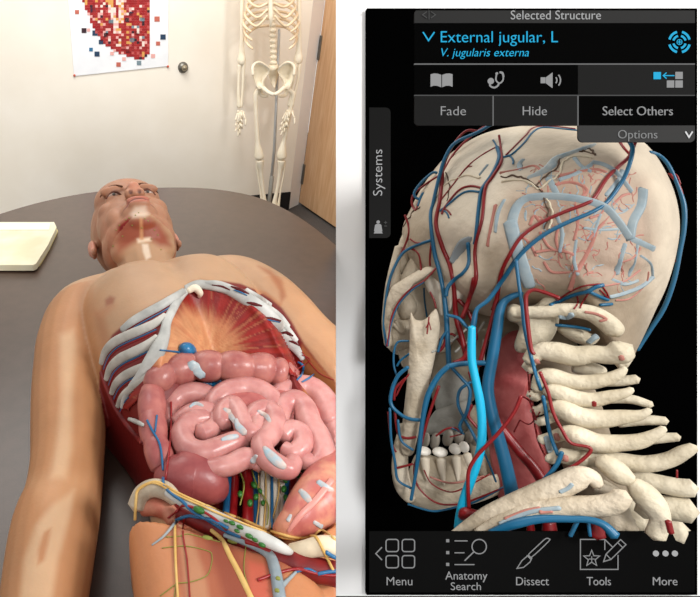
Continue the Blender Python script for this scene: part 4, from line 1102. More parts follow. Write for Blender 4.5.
for p in ([(296, 370, .6), (310, 360, .5), (302, 355, .5)], [(302, 352, .5), (318, 372, .5), (334, 380, .5)]):
    part('artery', drape(p, AT, .1, 6, 6), M_art)
for p in ([(298, 362, 1.0), (303, 366, 1.4), (302, 374, 1.0), (297, 380, .8)], [(302, 382, .8), (309, 378, 1.0), (314, 374, .6)]):
    part('vein', drape(p, AT, .0, 6, 8), M_vein)
part('flank_muscle', drape([(101, 372, 2), (107, 388, 2.6), (116, 408, 3), (128, 426, 3.2), (142, 442, 3)], AT, .3, 6, 10, flat=.5), M_muscle)
part('rib_tip', drape([(129, 419, 1.8), (136, 421.5, 2.4), (143, 425, 1.8)], AT, -.6, 5, 10), M_cart)
# lymph dots under the chin
for k in range(16):
    a = k / 15; x = 113 + 48 * a; y = 236 - 22 * math.sin(math.pi * min(1, a * 1.05)) + random.uniform(-2, 2) + (12 if k % 3 == 0 else 0)
    if hit(x, y, T0): part('lymph_node', drape([(x - .5, y, .55), (x + .5, y, .55)], T0, .2, 3, 6), M_lym)

#SECTION SKULL
# ================================================================== the skull and neck model in front of the black panel
M_sk = mat('skull_bone', (172, 158, 136), 0.55, 0.25, noise=(206, 194, 174), nscale=12, bump=0.5, bscale=60)
M_sk2 = mat('vertebra_bone', (182, 170, 146), 0.5, 0.25, noise=(210, 200, 178), nscale=16, bump=0.45, bscale=60)
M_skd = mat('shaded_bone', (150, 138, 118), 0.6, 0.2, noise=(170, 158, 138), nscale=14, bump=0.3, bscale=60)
M_skg = mat('grey_bone', (150, 148, 140), 0.6, 0.2, noise=(166, 164, 156), nscale=14, bump=0.2)
M_tooth = mat('tooth_enamel', (226, 220, 208), 0.3, 0.4)
M_sart = mat('skull_artery', (120, 16, 20), 0.35, 0.4); M_svein = mat('skull_vein', (20, 88, 122), 0.35, 0.4)
M_cyan = mat('highlighted_vein', (18, 158, 196), 0.3, 0.4)
M_pb = mat('pale_blue_sinus', (132, 148, 156), 0.5, 0.3, noise=(146, 158, 162), nscale=60); M_pr = mat('pale_red_vessel', (168, 112, 100), 0.5, 0.3)
M_mus = mat('neck_muscle', (150, 66, 66), 0.5, 0.3, noise=(172, 92, 90), nscale=30, bump=0.3, bscale=90)
M_crack = mat('suture_dark', (84, 66, 54), 0.7, 0.2)

for m_ in (M_sk, M_sk2, M_skd, M_skg):
    for n_ in m_.node_tree.nodes:
        if n_.type == 'BUMP': n_.inputs['Distance'].default_value = 0.012
skm = thing('skull_model', 'anatomical skull and neck bones with red and blue vessels in front of the black panel', 'skull', sk(560, 500, 1.3))


def pillow(poly, q0, tf, tb=None, center=None, n=4, rings=9, power=1.0, smoothp=True):
    q = cat(poly, n, True) if smoothp else poly
    tb = tf if tb is None else tb
    c = center or (sum(p[0] for p in poly) / len(poly), sum(p[1] for p in poly) / len(poly))
    m = len(q); V = []; Fc = []; lv = []
    for k in range(-rings + 1, rings):
        a = k / rings * math.pi / 2; s = math.cos(a) ** power; d = math.sin(a); lv.append((s, -d * (tf if d > 0 else tb)))
    for s, d in lv:
        for p in q: V.append(sk(c[0] + (p[0] - c[0]) * s, c[1] + (p[1] - c[1]) * s, q0 + d))
    L = len(lv)
    for i in range(L - 1):
        for k in range(m): Fc.append((i * m + k, i * m + (k + 1) % m, (i + 1) * m + (k + 1) % m, (i + 1) * m + k))
    V.append(sk(c[0], c[1], q0 + tb)); a = len(V) - 1
    for k in range(m): Fc.append(((k + 1) % m, k, a))
    V.append(sk(c[0], c[1], q0 - tf)); a = len(V) - 1
    for k in range(m): Fc.append(((L - 1) * m + k, (L - 1) * m + (k + 1) % m, a))
    return V, Fc


VK = 1.0


def bar(pts, q, n=6, ns=12, flat=1.0):
    """bone tube in px: (x, y, r) or (x, y, r, q)"""
    S = cat([p if len(p) == 4 else p + (q,) for p in pts], n); P = [sk(s[0], s[1], s[3]) for s in S]
    return sweep(P, [max(s[2] * VK, .2) * depth_of(p) / F for s, p in zip(S, P)], ns, flat=flat, up=SN if flat != 1 else None)


def sp(name, vf, m=None, **k): return obj(name, vf[0], vf[1], m or M_sk, skm, **k)


# cranium
cr = [(402, 232), (411, 208), (424, 184), (440, 163), (458, 148), (478, 136), (500, 129), (530, 125), (565, 123), (600, 126), (630, 133), (650, 148), (665, 170), (676, 197), (680, 226), (676, 256), (667, 286), (655, 312), (645, 334), (636, 352), (628, 366), (615, 362), (596, 345), (565, 330), (530, 318), (500, 318), (475, 312), (450, 298), (428, 282), (410, 262)]
Vc, Fk = pillow(cr, 1.30, .20, .17, (555, 228), 5, 18)
Pc = proj_np(np.array([tuple(v) for v in Vc]))
Vc = np.array([tuple(v) for v in Vc])
nrm = -np.array(SN)


def push(x, y, rx, ry, a):
    global Vc
    wv = np.exp(-((Pc[:, 0] - x) / rx) ** 2 - ((Pc[:, 1] - y) / ry) ** 2)[:, None]; Vc = Vc + nrm[None, :] * wv * a


push(640, 262, 22, 14, .012); push(600, 285, 30, 14, .016); push(540, 290, 26, 18, .02); push(470, 285, 20, 16, .03); push(455, 250, 22, 20, -.03); push(500, 250, 26, 40, .015); push(520, 163, 16, 7, -.014); push(610, 270, 40, 6, -.008); push(480, 160, 50, 6, .006)
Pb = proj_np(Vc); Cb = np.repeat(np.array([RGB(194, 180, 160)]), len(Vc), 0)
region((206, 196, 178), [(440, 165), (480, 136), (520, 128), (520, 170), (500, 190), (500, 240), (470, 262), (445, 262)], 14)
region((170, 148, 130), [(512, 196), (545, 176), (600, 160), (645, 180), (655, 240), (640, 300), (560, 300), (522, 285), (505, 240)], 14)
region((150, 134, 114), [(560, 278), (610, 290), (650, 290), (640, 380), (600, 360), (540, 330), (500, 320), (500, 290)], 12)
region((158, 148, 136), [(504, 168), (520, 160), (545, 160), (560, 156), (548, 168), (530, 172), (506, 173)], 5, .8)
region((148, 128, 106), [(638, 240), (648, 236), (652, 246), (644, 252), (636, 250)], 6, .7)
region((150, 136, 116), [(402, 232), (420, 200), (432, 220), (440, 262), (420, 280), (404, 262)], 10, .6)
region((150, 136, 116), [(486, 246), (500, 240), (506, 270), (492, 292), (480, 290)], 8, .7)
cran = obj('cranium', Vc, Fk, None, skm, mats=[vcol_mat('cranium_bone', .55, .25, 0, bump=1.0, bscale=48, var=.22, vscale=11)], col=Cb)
ST = [bvh(cran)]


def sdrape(pts, r=None, sink=.3, n=6, ns=8, q=None, flat=1.0, trees=None, lift=0.0, sm_=3):
    """vessel: follows what lies under it; points without bone under them keep q"""
    S = cat(pts, n); tr = trees or ST; D = []
    for s in S:
        h = hit(s[0], s[1], tr); rr_ = ray(s[0], s[1]); dq = (q / rr_.dot(SN)) if q else None
        if dq is not None: h = dq if h is None else min(h, dq)
        D.append(h)
    ok = [d for d in D if d is not None]
    if not ok: D = [1.3 / ray(s[0], s[1]).dot(SN) for s in S]
    else:
        last = ok[0]
        for i in range(len(D)):
            if D[i] is None: D[i] = last
            last = D[i]
    A = np.array(D)
    for _ in range(sm_):
        B = np.pad(A, 1, 'edge'); A = np.minimum(A, (B[:-2] + B[1:-1] + B[2:]) / 3)
    P = []; R_ = []
    for s, d in zip(S, A):
        rd = max(s[2], .25) * d / F; P.append(dp(s[0], s[1], d - rd * flat * (1 - 2 * sink) - lift)); R_.append(rd)
    return sweep(P, R_, ns, flat=flat, up=(lambda p: (EYE - p).normalized()) if flat != 1 else None)


# face
sp('face_bones', pillow([(404, 232), (398, 246), (392, 272), (387, 298), (385.5, 328), (388, 348), (402, 356), (420, 352), (445, 352), (462, 325), (472, 295), (465, 262), (440, 225), (418, 215)], 1.36, .05, .05), M_sk)
sp('cheekbone', join([bar([(399, 247, 4), (395, 266, 5), (393, 284, 7), (389, 302, 5.5), (386.5, 325, 4.5), (388.5, 345, 4)], 1.26), pillow([(387, 302), (391, 288), (400, 281), (415, 272), (430, 265), (446, 258), (450, 260), (440, 268), (428, 277), (414, 285), (404, 294), (397, 301), (390, 314)], 1.23, .02, n=5), pillow([(387, 298), (394, 292), (399, 300), (395, 316), (391, 335), (391, 347), (386, 346), (384, 328)], 1.235, .015)]))
sp('orbital_rim', join([pillow([(399, 282), (408, 262), (416, 254), (420, 262), (421, 274), (410, 282)], 1.27, .015), bar([(411, 226, 4), (406, 240, 5), (404, 256, 5), (402, 272, 5)], 1.29)]))
sp('upper_jaw', join([pillow([(396, 300), (404, 291), (414, 297), (417, 308), (411, 318), (400, 318)], 1.27, .025), pillow([(390, 330), (394, 320), (402, 318), (410, 322), (410, 345), (400, 350), (391, 345)], 1.28, .02)] + [bar([(403, 334, 2), (392 + k * 4, 321 + abs(k - 1) * 1.5, 2)], 1.26) for k in range(4)] + [pillow([(398, 346), (408, 340), (412, 352), (410, 368), (402, 366)], 1.29, .015)]))
sp('temple_ridge', pillow([(424, 276), (436, 268), (444, 280), (446, 306), (441, 316), (434, 300), (427, 290)], 1.245, .012), mat('pale_bone', (214, 206, 192), 0.5, 0.3, noise=(196, 186, 168), nscale=70, stretch=(1, 1, .2)))
sp('ear_bone', pillow([(446, 272), (458, 264), (472, 270), (478, 284), (470, 294), (458, 302), (448, 312), (445, 296)], 1.22, .025), mat('pale_bone', (0, 0, 0)))
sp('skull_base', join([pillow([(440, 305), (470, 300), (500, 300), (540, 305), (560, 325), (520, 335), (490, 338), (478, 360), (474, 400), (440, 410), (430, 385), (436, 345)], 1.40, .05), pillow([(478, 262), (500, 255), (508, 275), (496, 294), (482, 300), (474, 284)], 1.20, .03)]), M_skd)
sp('fossa', sdrape([(452, 262, 3), (459, 253, 6), (466, 244, 7), (471, 238, 3)], sink=.35, flat=.25), mat('blue_grey_bone', (134, 142, 146), 0.6, 0.2))
sp('palate', join([pillow([(433, 413), (445, 407), (471, 401), (470, 430), (450, 434), (426, 433)], 1.33, .015), pillow([(438, 376), (452, 370), (468, 381), (472, 402), (450, 408), (436, 410)], 1.345, .015)]), M_skg)
# lower jaw
ramus = sp('jaw_ramus', pillow([(410.5, 313), (415, 319), (421, 320.5), (427, 318), (432, 312), (437, 310), (440, 328), (436, 352), (431, 376), (426, 398), (421, 420), (417, 440), (412, 455), (401, 452), (402, 428), (405, 400), (408, 370), (409.5, 340)], 1.19, .016, .016))
jaw = sp('lower_jaw', join([pillow([(418, 452), (438, 457), (464, 455), (473, 470), (486, 480), (503, 473), (505, 490), (480, 502), (458, 507), (436, 511), (412, 504), (404, 494), (408, 474)], 1.27, .03, .03), bar([(405, 425, 5), (401, 448, 7), (400, 470, 8), (404, 488, 8), (411, 500, 5)], 1.215)]))
pil = [(424, 451, 7, 3.6), (440, 452, 7.5, 4.4), (455, 449, 5.5, 5.5), (464, 447, 4.4, 5.5)]
for x, y, rx, ry in pil:
    c = sk(x, y, 1.235); k = depth_of(c) / F; sp('tooth', ell(c, (rx * k, .012, ry * k), None, 14, 10), M_tooth)
for pts in ([(441, 459, 4.5), (442, 470, 3.6), (444, 485, 1)], [(456, 457, 4.5), (457.5, 468, 3.4), (458, 482, 1)], [(467, 454, 4), (470, 464, 3.2), (474, 476, 1)], [(425, 458, 4.5), (426, 470, 3.4), (427, 480, 1)]):
    sp('tooth_root', bar(pts, 1.238), mat('root_bone', (206, 194, 174), .5, .3))
for x, y, rx, ry in ((426, 440, 2.6, 9), (435, 441, 3.8, 10), (448, 438, 4.6, 10), (459, 437, 4.6, 8), (469, 437, 3.6, 7), (474, 440, 2.8, 6)):
    c = sk(x, y, 1.27); k = depth_of(c) / F; sp('tooth', ell(c, (rx * k, .012, ry * k), None, 14, 10), mat('grey_tooth', (138, 132, 122), .4, .3))
sp('jaw_far_ramus', pillow([(468, 415), (478, 405), (484, 430), (492, 455), (502, 470), (490, 484), (476, 472), (470, 448)], 1.31, .02))
# muscle
mus = sp('neck_muscle', pillow([(499, 342), (512, 331), (530, 332), (537, 348), (531, 380), (534, 404), (541, 430), (550, 462), (552, 490), (525, 520), (503, 508), (492, 470), (487, 430), (481, 396), (489, 362)], 1.27, .03, .03), M_mus)
# vertebrae: lateral masses, arches, spines
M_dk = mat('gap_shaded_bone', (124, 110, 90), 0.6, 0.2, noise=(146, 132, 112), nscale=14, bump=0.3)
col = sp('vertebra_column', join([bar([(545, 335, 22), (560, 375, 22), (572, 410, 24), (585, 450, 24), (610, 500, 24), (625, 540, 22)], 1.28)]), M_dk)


VK = .93


def vert(parts): sp('vertebra', join(parts), M_sk2)


vert([pillow([(507, 308), (513, 303.5), (524, 306), (536, 304), (545, 297), (556, 299), (560, 312), (556, 332), (545, 346), (522, 353), (514, 346), (519, 326), (508, 320)], 1.16, .035), bar([(512, 312, 6), (526, 312, 6), (545, 312, 7), (566, 310, 7.5), (590, 313, 8.5), (606, 322, 9.5), (615, 331, 9), (618, 335, 5)], 1.12)])
vert([pillow([(556, 328), (575, 325), (592, 334), (600, 338), (590, 346), (570, 340)], 1.18, .02), bar([(529, 362, 7), (538, 352, 9), (555, 352, 11), (574, 356, 11), (592, 354, 9.5), (608, 355, 10), (620, 352, 13), (627, 348, 10)], 1.11), bar([(618, 360, 10), (627, 360, 8)], 1.12), bar([(526, 364, 5), (532, 372, 4)], 1.13)])
vert([pillow([(574, 364), (590, 362), (606, 368), (604, 376), (585, 376), (572, 372)], 1.15, .02), bar([(536, 390, 5, 1.1), (542, 378, 8), (552, 377, 9.5), (572, 382, 8.5), (592, 382, 8), (610, 378, 6.5), (620, 373, 5), (625, 368, 3)], 1.10), bar([(600, 381, 6), (620, 381, 5.5), (637, 379, 5)], 1.14), bar([(530, 393, 5), (536, 398, 4), (540, 392, 4)], 1.11)])
vert([bar([(546, 391, 6), (556, 392, 9), (574, 398, 9), (592, 400, 8), (612, 396, 6.5), (625, 393, 5), (632, 389, 3)], 1.09), bar([(606, 399, 5), (630, 399, 5), (651, 405, 4)], 1.14), bar([(533, 411, 5), (540, 410, 5), (550, 404, 6)], 1.11)])
vert([bar([(551, 407, 6), (562, 409, 10), (580, 417, 11), (600, 419, 10), (622, 417, 8), (640, 415, 5.5), (650, 410, 3)], 1.08), bar([(618, 422, 6), (645, 420, 5.5), (666, 421, 4.5)], 1.14), bar([(537, 422, 4.5), (546, 420, 5), (556, 414, 6)], 1.11)])
vert([bar([(562, 432, 7), (574, 435, 11), (596, 443, 11), (618, 443, 9), (640, 441, 8), (656, 434, 5.5), (664, 428, 3.5)], 1.07), bar([(640, 440, 6), (660, 438, 5.5), (678, 437, 4.5)], 1.13), bar([(540, 440, 5), (550, 438, 6), (562, 434, 7)], 1.10)])
vert([bar([(560, 455, 8), (575, 458, 9), (596, 459, 9), (620, 461, 9), (645, 464, 9), (668, 460, 8), (684, 452, 7), (694, 447, 5)], 1.08), bar([(548, 460, 5), (560, 455, 7)], 1.09)])
vert([bar([(600, 460, 8), (611, 467, 11), (621, 475, 11), (631, 481, 7)], 1.05), bar([(630, 474, 6), (645, 480, 9), (675, 487, 10), (692, 488, 9.5)], 1.10)])
vert([bar([(632, 482, 7), (642, 492, 12), (654, 506, 12), (660, 520, 9), (655, 536, 9)], 1.05), bar([(640, 510, 9), (668, 508, 13), (690, 511, 13)], 1.10), bar([(620, 500, 14), (640, 525, 14), (680, 530, 14)], 1.16)])
VK = 1.0
sp('rib', join([bar([(452, 535, 3), (470, 525, 6), (490, 515, 9), (515, 505, 11), (540, 495, 12), (562, 485, 12), (580, 477, 11), (592, 478, 8), (598, 486, 5)], 1.04), bar([(598, 485, 8), (608, 492, 9), (616, 497, 9)], 1.08)]), M_sk)
sp('collarbone', bar([(478, 534, 5), (505, 521, 8), (540, 510, 10), (570, 507, 10.5), (600, 506, 10.5), (616, 502, 10), (623, 494, 8)], 1.025), M_sk)
sp('shoulder_blade', pillow([(600, 510), (622, 498), (632, 515), (640, 540), (610, 545), (598, 525)], 1.12, .02), M_sk)
for o in skm.children:
    if not o.name.startswith(('rib', 'collar')): ST.append(bvh(o))


thin = lambda pts: [(p[0], p[1], p[2] * .66) for p in pts]
def R_(*pts, q=None, **k): sp('artery', sdrape(thin(pts), q=q, **k), M_sart)
def B_(*pts, q=None, **k): sp('vein', sdrape(thin(pts), q=q, **k), M_svein)
def tri(r, *xy): return [(x, y, r) for x, y in xy]


B_(*tri(2.6, (492, 124), (478, 132), (455, 143), (445, 158), (440, 174), (436, 190), (433, 204), (430.5, 217)), *tri(3, (434, 250), (439, 270), (443, 289)), *tri(3.6, (446, 312), (447.5, 340), (449, 366)), q=1.2)
R_(*tri(2, (494, 122), (481, 131), (466, 131), (452, 147), (443, 168)), *tri(3, (442, 177), (440, 200), (436, 223), (442, 246), (450, 266), (454, 290)), *tri(4, (456, 316), (462, 338), (467, 360)), q=1.21)
R_(*tri(1.8, (485, 126), (470, 137), (455, 152), (445, 168), (441, 176)), q=1.25)
R_(*tri(1.8, (440, 175), (426, 184), (414, 194), (412, 204), (416, 210), (418, 203)), q=1.26)
B_(*tri(2, (437, 173), (432, 173), (420, 184), (414, 194), (419, 199), (423, 193), (420, 200), (418, 206)), q=1.25)
B_(*tri(2.2, (432, 240), (420, 244), (404, 252), (395, 266), (389, 282), (386, 300), (384, 325), (387, 346)), q=1.24)
R_(*tri(1.6, (405, 215), (409, 232), (402, 252), (393, 270), (388, 290)), q=1.25)
R_(*tri(1.5, (404, 250), (412, 249), (419, 255), (421, 270)), q=1.24); R_(*tri(1.4, (432, 240), (430, 255), (430, 266)), q=1.24)
R_(*tri(1.2, (410, 239), (418, 243), (432, 240)), q=1.24)
R_(*tri(1.4, (436, 268), (425, 280), (412, 288), (400, 300), (392, 316), (389, 335), (387, 346)), q=1.2); B_(*tri(1.2, (424, 282), (411, 291), (398, 306), (391, 325), (388, 346)), q=1.2)
B_(*tri(1.2, (424, 288), (424.5, 300), (427, 317))); R_(*tri(1.3, (430, 292), (434, 300), (436, 308)), q=1.2)
R_(*tri(1, (429, 317), (428, 326), (427, 334)), q=1.16); R_(*tri(.8, (429, 322), (431, 330)), q=1.16); R_(*tri(.8, (428, 324), (426, 328)), q=1.16)
B_(*tri(2.6, (497, 147), (499, 158), (492, 174), (482, 189), (479, 205), (476, 235)), *tri(2, (474, 244),))
B_(*tri(2.8, (468, 243), (469, 262), (464, 272), (455, 279), (448, 287), (446, 296)), q=1.18)
R_(*tri(1.6, (499, 135), (501, 150)), *tri(2.4, (501, 162), (493, 176), (485, 189), (482, 219), (475, 249)), *tri(3, (476, 278), (470, 297), (463, 318)), q=1.2)
R_(*tri(1.2, (496, 147), (482, 155), (467, 167), (452, 186), (440, 201))); R_(*tri(.8, (467, 167), (472, 166)))
R_(*tri(1.8, (482, 188), (470, 186), (458, 191), (445, 207), (442, 214))); B_(*tri(1.8, (479, 192), (470, 191), (461, 194), (450, 203), (440, 211)), )
R_(*tri(1.2, (441, 209), (447, 210), (451, 215))); B_(*tri(1.2, (440, 210), (446, 212), (449, 218)))
B_(*tri(1.3, (499, 159), (509, 156), (513, 160), (513, 164))); B_(*tri(1.5, (503, 157), (512, 154), (524, 143), (533, 132), (543, 127.5), (562, 129), (582, 131))); R_(*tri(1.3, (506, 155), (516, 145), (526, 135), (533, 128), (548, 126), (575, 129)))
B_(*tri(1.2, (497, 147), (495, 143), (493, 140)))
# occipital pair
R_(*tri(2.8, (640, 128), (632, 150), (629, 157), (618, 167), (606, 179), (594, 198), (585, 204), (564, 212), (542, 222), (522, 236), (510, 254), (501, 274)), *tri(3.2, (497, 298), (492, 320), (486, 342), (479, 366)), q=1.16)
B_(*tri(2.8, (622, 135), (631, 144), (632, 155), (624, 178), (608, 201), (592, 212)), *tri(3.2, (566, 223), (542, 236), (520, 255), (504, 278), (489, 299), (477, 309)), *tri(4, (474, 322), (472, 332)), q=1.14)
R_(*tri(1.8, (616, 136), (623, 147), (630, 155)))
B_(*tri(2.4, (650, 152), (660, 156), (669, 166), (678, 186)), *tri(3, (684, 206), (684, 228), (680, 250), (674, 280), (664, 308), (650, 330), (637, 350)), q=1.3)
R_(*tri(2, (670, 174), (678, 184), (683, 200), (684, 224), (681, 246), (676, 262)), q=1.3); R_(*tri(1.4, (668, 174), (676, 175), (680, 184)), q=1.3)
B_(*tri(2.4, (516, 260), (519, 285), (522, 305), (524, 325), (528, 345), (532, 360), (536, 375), (541, 390)), q=1.1)
B_(*tri(2.6, (543, 396), (546, 412), (548, 425), (552, 440), (558, 455)), q=1.08)
R_(*tri(2.8, (559, 298), (546, 293), (534, 290), (527, 294), (526, 304), (528, 326), (531, 348), (534, 354)), q=1.09)
R_(*tri(2.4, (540, 372), (548, 392), (553, 412), (562, 430), (571, 443), (588, 447), (590, 452), (578, 463), (556, 476), (538, 488)), q=1.05)
B_(*tri(3, (562, 452), (556, 466), (541, 483), (526, 497), (515, 503)), q=1.06)
# occipital plexus
for a in (tri(3, (551, 305), (562, 300), (574, 295), (586, 292), (596, 287), (603, 285)), tri(2.6, (590, 292), (598, 296), (608, 300)), tri(2.4, (556, 325), (575, 327), (590, 330)), tri(2.4, (600, 305), (612, 304))): B_(*a, q=1.16)
for a in (tri(1.3, (555, 302), (570, 292), (584, 286), (600, 284)), tri(1.2, (576, 293), (578, 302), (574, 309)), tri(1.2, (588, 294), (582, 303), (580, 308)), tri(1.2, (602, 286), (607, 293), (608, 298), (600, 290))): R_(*a, q=1.155)
# neck vessels
sp('internal_jugular_vein', sdrape([(522, 293, 2.4), (509, 298, 3.2), (501, 307, 4), (497, 330, 4.8), (492, 360, 5), (488, 385, 5.2), (490, 405, 5.5), (497, 432, 5.6), (506, 466, 6), (513, 500, 6.4), (516, 520, 6.4)], q=1.15, ns=14), M_svein)
sp('external_jugular_vein', sdrape([(472, 327, 3.4), (471.5, 345, 3.8), (472, 362, 3.8), (476, 382, 3.8), (480, 402, 4), (482, 424, 4), (481, 446, 4), (476, 466, 4), (469, 485, 4.2), (463, 503, 4.2), (459, 520, 3.8), (458, 534, 3.8)], q=1.10, ns=14), M_cyan, label='bright cyan highlighted vein')
sp('carotid_artery', sdrape([(470, 372, 2.2), (478, 390, 3), (488, 408, 3.6), (501, 428, 4.6), (520, 452, 5), (534, 468, 5.2), (548, 490, 5.4)], q=1.19, ns=14), M_sart)
R_(*tri(2.6, (521, 396), (514, 412), (501, 430), (488, 444), (477, 456), (469, 470), (468, 486), (469, 508)), q=1.085)
sp('artery_trunk', sdrape([(461, 518, 3), (466, 514, 6.5), (474, 515, 5.5), (488, 517, 4)], q=1.09, ns=14), M_sart)
B_(*tri(4, (449, 366), (460, 364), (474, 363), (486, 363)), q=1.15); B_(*tri(2.6, (447, 315), (458, 318), (465, 325), (471, 331)), q=1.16)
B_(*tri(4, (449, 366), (440, 374), (431, 388), (426, 402)), *tri(3.4, (422, 424), (419, 450)), *tri(2.4, (415, 478), (411, 500)), q=1.15)
B_(*tri(2.4, (452, 368), (462, 379), (470, 390), (467, 411), (460, 425), (462, 432)), q=1.17); B_(*tri(2.2, (471, 382), (460, 390), (458, 404), (464, 418), (472, 432), (480, 448)), q=1.17)
B_(*tri(2.8, (408, 367), (398, 376), (392, 390), (391, 404), (400, 414), (410, 419), (421, 420)), q=1.16); B_(*tri(2, (390, 408), (391, 438), (395, 462), (398, 480), (411, 488)), q=1.16); B_(*tri(2, (398, 420), (401, 440), (413, 450)), q=1.16)
B_(*tri(1.6, (409, 341), (398, 342), (394, 352), (394, 366), (397, 376)), q=1.2); B_(*tri(1.6, (409, 354), (401, 360), (397, 366)), q=1.2)
R_(*tri(2, (395, 412), (398, 433), (406, 438), (416, 437)), q=1.165); R_(*tri(1.7, (397, 468), (405, 466), (413, 464)), q=1.16); R_(*tri(1.5, (388, 412), (391, 440), (396, 452)), q=1.17); R_(*tri(2, (406, 378), (396, 388), (394, 400)), q=1.17); R_(*tri(1.3, (409, 374), (402, 384), (396, 396)), q=1.17)
R_(*tri(2, (439, 386), (429, 415), (419, 452)), *tri(1.5, (414, 470), (419, 488), (437, 503), (460, 504), (478, 498), (503, 488)), q=1.17)
B_(*tri(1.5, (408, 504), (423, 509), (437, 511), (460, 506), (477, 501), (504, 487)), q=1.17)
R_(*tri(1.1, (424, 470), (432, 484), (450, 492), (466, 487), (490, 474)), q=1.18); sp('pale_vessel', sdrape(tri(1, (430, 477), (450, 483), (470, 480), (484, 476)), q=1.19), M_pr)
R_(*tri(1.4, (436, 436), (446, 429), (455, 428), (460, 432)), q=1.19); B_(*tri(1.4, (452, 428), (460, 432), (464, 434)), q=1.19); R_(*tri(1, (450, 437), (462, 434)), q=1.19)
B_(*tri(1.5, (482, 448), (490, 466), (496, 482)), q=1.2)
R_(*tri(3, (474, 278), (470, 296), (462, 318)), q=1.19); R_(*tri(3, (458, 300), (466, 308), (474, 325), (476, 340)), q=1.21); R_(*tri(2.4, (448, 330), (444, 345), (438, 352)), q=1.2); R_(*tri(3.4, (454, 363), (464, 358), (470, 345)), q=1.19); R_(*tri(2, (440, 340), (452, 334), (462, 345)), q=1.22)
B_(*tri(2, (438, 352), (442, 338), (448, 330)), q=1.195)
R_(*tri(2, (492, 310), (496, 300), (498, 304)), q=1.19); R_(*tri(2.4, (472, 405), (468, 415), (474, 424), (480, 430)), q=1.19)
for p in (tri(1.2, (432, 352), (450, 342), (470, 326)), tri(1.2, (455, 352), (474, 336), (484, 322)), tri(1.4, (484, 340), (483, 362))): sp('nerve_strand', sdrape(p, q=1.215), M_skg)
R_(*tri(1.3, (521, 396), (530, 402), (534, 420), (538, 440), (545, 456)), q=1.2); R_(*tri(1, (540, 412), (530, 424), (520, 420)), q=1.22); R_(*tri(1.1, (520, 420), (514, 432)), q=1.22); R_(*tri(1.2, (528, 372), (530, 396), (536, 420)), q=1.21)
# below the collarbone
sp('subclavian_vein', sdrape([(490, 533, 3), (515, 524, 4.5), (540, 519, 4), (570, 519, 3.4), (590, 520, 3.4), (604, 525, 4), (615, 536, 5)], q=1.01, ns=12), M_svein)
for x, r in ((549, 7), (596, 7), (505, 5), (530, 4)): sp('artery_trunk', sdrape([(x, 521, r * .8), (x + 1, 536, r)], q=1.045, ns=12), M_sart)
B_(*tri(3, (578, 520), (574, 528), (570, 536)), q=1.03); B_(*tri(2.4, (588, 520), (590, 536)), q=1.03)
R_(*tri(4, (668, 521), (671, 533)), q=1.03); R_(*tri(1.2, (677, 470), (677, 478)), q=1.06)
for p, m in ((tri(2.2, (500, 524), (530, 512), (560, 508)), M_pb), (tri(1.6, (505, 519), (525, 511), (540, 508)), M_pr), (tri(2, (560, 492), (568, 488), (572, 484)), M_pb), (tri(2, (540, 512), (552, 511)), M_pr)): sp('pale_vessel', sdrape(p, trees=[bvh(o) for o in skm.children if o.name.startswith(('rib', 'collar'))], sink=.42, flat=.5), m)
# tinted patches on vertebrae
VT = [bvh(o) for o in skm.children if o.name.startswith('vertebra')]
for p, m in ((tri(3, (560, 316), (567, 317), (572, 314)), M_pb), (tri(1.4, (585, 312), (596, 314), (606, 319), (600, 321)), M_pr), (tri(3, (588, 342), (593, 338), (597, 336)), M_pb), (tri(2.4, (536, 360), (538, 364)), M_pr), (tri(2, (534, 366), (536, 370)), M_pb), (tri(2.2, (621, 356), (622, 360)), M_pr), (tri(2.4, (556, 434), (558, 440)), M_pr), (tri(3, (547, 437), (549, 446), (551, 452)), M_pb), (tri(2.6, (565, 456), (566, 461)), M_pr), (tri(2, (594, 402), (594, 406)), M_sart), (tri(2, (525, 310), (527, 314)), M_pr)):
    sp('tinted_patch', sdrape(p, trees=VT, sink=.44, flat=.4, sm_=1), m)
# sinuses and small vessels seen through the bone
CT = [bvh(cran)]


def pale(pts, m, sink=.44, flat=.22): sp('inner_vessel', sdrape(pts, trees=CT, sink=sink, flat=flat, ns=8), m)


for p in (tri(5, (513, 240), (512, 226), (516, 210), (524, 201), (536, 198), (560, 198), (586, 202), (604, 209), (616, 222), (627, 238)), tri(6, (640, 190), (638, 206), (630, 222), (627, 238)), tri(4, (627, 238), (640, 244), (653, 250)), tri(3, (592, 163), (604, 166), (616, 174), (630, 192)), tri(3, (548, 178), (552, 186), (557, 196)), tri(6, (510, 222), (516, 246), (524, 270), (531, 286)), tri(2.2, (574, 158), (580, 166), (590, 172)), tri(1.4, (584, 228), (600, 230), (618, 229)), tri(2.6, (624, 244), (620, 258), (616, 274)), tri(2.6, (560, 180), (575, 175), (592, 165)), tri(2.4, (606, 195), (616, 182), (622, 170)), tri(1.6, (637, 245), (634, 262), (628, 276)), tri(3, (610, 296), (622, 293), (640, 286), (652, 276)), tri(2, (612, 280), (625, 284), (638, 280)), tri(2, (505, 200), (498, 214), (496, 232)), tri(1.6, (480, 175), (488, 165)), tri(2.4, (520, 170), (520, 164), (524, 160)), tri(2, (528, 232), (520, 236)), tri(1.6, (640, 256), (650, 264), (652, 276)), tri(1.6, (556, 214), (562, 232), (560, 252)), tri(1.6, (600, 214), (594, 232), (590, 250)), tri(1.4, (576, 240), (574, 260), (578, 275))): pale(p, M_pb)
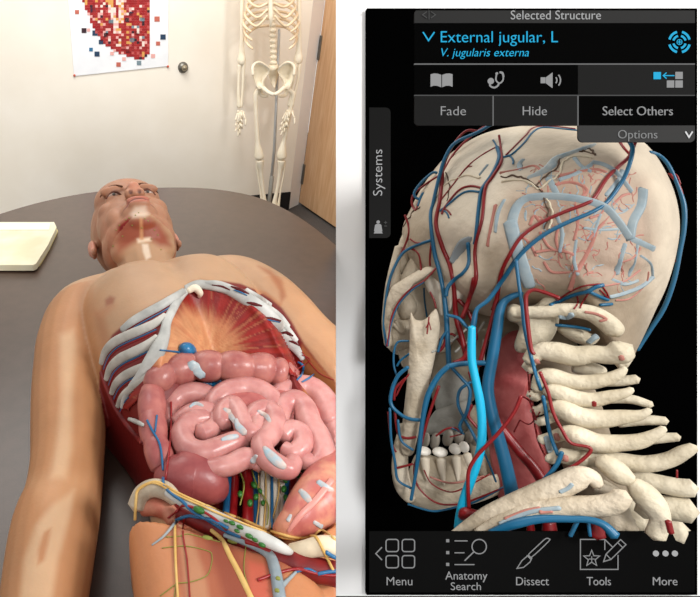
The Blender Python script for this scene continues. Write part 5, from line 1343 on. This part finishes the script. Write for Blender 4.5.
for p in (tri(2, (556, 185), (572, 183), (586, 190), (580, 200)), tri(2, (560, 176), (580, 172), (596, 170), (606, 173)), tri(2.2, (595, 232), (590, 246), (582, 262), (575, 276), (570, 290)), tri(1.6, (604, 222), (598, 228), (588, 240)), tri(1.4, (500, 173), (518, 170), (534, 166), (541, 172)), tri(2, (496, 205), (492, 225), (488, 246)), tri(1.4, (536, 252), (556, 250), (574, 256), (572, 270)), tri(1.3, (544, 262), (552, 272), (570, 272)), tri(1.3, (620, 262), (632, 258), (640, 248)), tri(1.2, (560, 222), (556, 240), (562, 258)), tri(1.2, (540, 232), (548, 246), (560, 252)), tri(1.4, (612, 205), (622, 196), (630, 194)), tri(1.3, (590, 218), (600, 214), (606, 204)), tri(1.2, (575, 204), (578, 220), (574, 240)), tri(1.2, (616, 300), (630, 298), (645, 284), (648, 272)), tri(1.2, (600, 286), (622, 282), (640, 270)), tri(1.4, (530, 225), (534, 216), (540, 222)), tri(1.2, (520, 235), (530, 244), (536, 256))): pale(p, M_pr)
rs = random.Random(11); rest = []
for k in range(150):
    x = rs.uniform(522, 636); y = rs.uniform(168, 282); a = rs.uniform(0, 6.28); L = rs.uniform(6, 17); pts = [(x, y, rs.uniform(.5, .9))]
    for j in range(3):
        a += rs.uniform(-.9, .9); x += L / 3 * math.cos(a); y += L / 3 * math.sin(a); pts.append((x, y, rs.uniform(.4, .8)))
    if k < 55: pale(pts, M_pr if k % 5 < 3 else M_pb)
    else: rest.append((sdrape(pts, trees=CT, sink=.44, flat=.22, ns=8), 0 if k % 5 < 3 else 1))
vf = join([r[0] for r in rest]); obj('small_inner_vessels', vf[0], vf[1], None, skm, mats=[M_pr, M_pb], mi=[r[1] for r in rest for _ in r[0][1]], kind='stuff')
# sutures
sp('suture_gap', sdrape([(528, 178, 2), (540, 174, 4), (550, 168, 5), (556, 160, 4), (570, 154, 3), (588, 148, 3), (596, 144, 1.5)], trees=CT, sink=.4, flat=.3), mat('suture_blue', (140, 158, 168), .6, .2, noise=(176, 180, 176), nscale=60))
jag = lambda pts, a, r: [(x + rs.uniform(-a, a), y + rs.uniform(-a, a), r * rs.uniform(.6, 1.3)) for x, y, _ in cat([(p[0], p[1], 0) for p in pts], 4)]
for p in ([(500, 177), (514, 176), (526, 178), (534, 184), (541, 191)], [(535, 186), (541, 180), (552, 172), (558, 166), (560, 158), (568, 153), (578, 151), (588, 152), (595, 154)], [(541, 191), (545, 202), (548, 212), (545, 228)], [(586, 147), (591, 150), (595, 154)], [(404, 226), (412, 214), (420, 206)], [(446, 172), (450, 186), (447, 200)]):
    sp('suture', sdrape(jag(p, 1.0, .8), trees=CT, sink=.3, n=2, sm_=0), M_crack)
for p in ([(438, 187), (450, 179), (466, 174), (478, 177)], [(536, 188), (543, 183), (556, 174), (562, 160), (572, 155), (590, 156)], [(543, 193), (548, 204), (550, 214), (547, 228)], [(500, 180), (516, 179), (528, 181), (535, 188)]):
    sp('suture_ridge', sdrape(jag([(x + 2.0, y + 1.4) for x, y in p], .7, 1.0), trees=CT, sink=.42, n=2, sm_=0), M_sk2)
# rod that carries the model on the black panel
sp('mounting_rod', sweep([sk(570, 300, 1.42), dp(572, 300, 1.396)], .012, 12), M_slab)
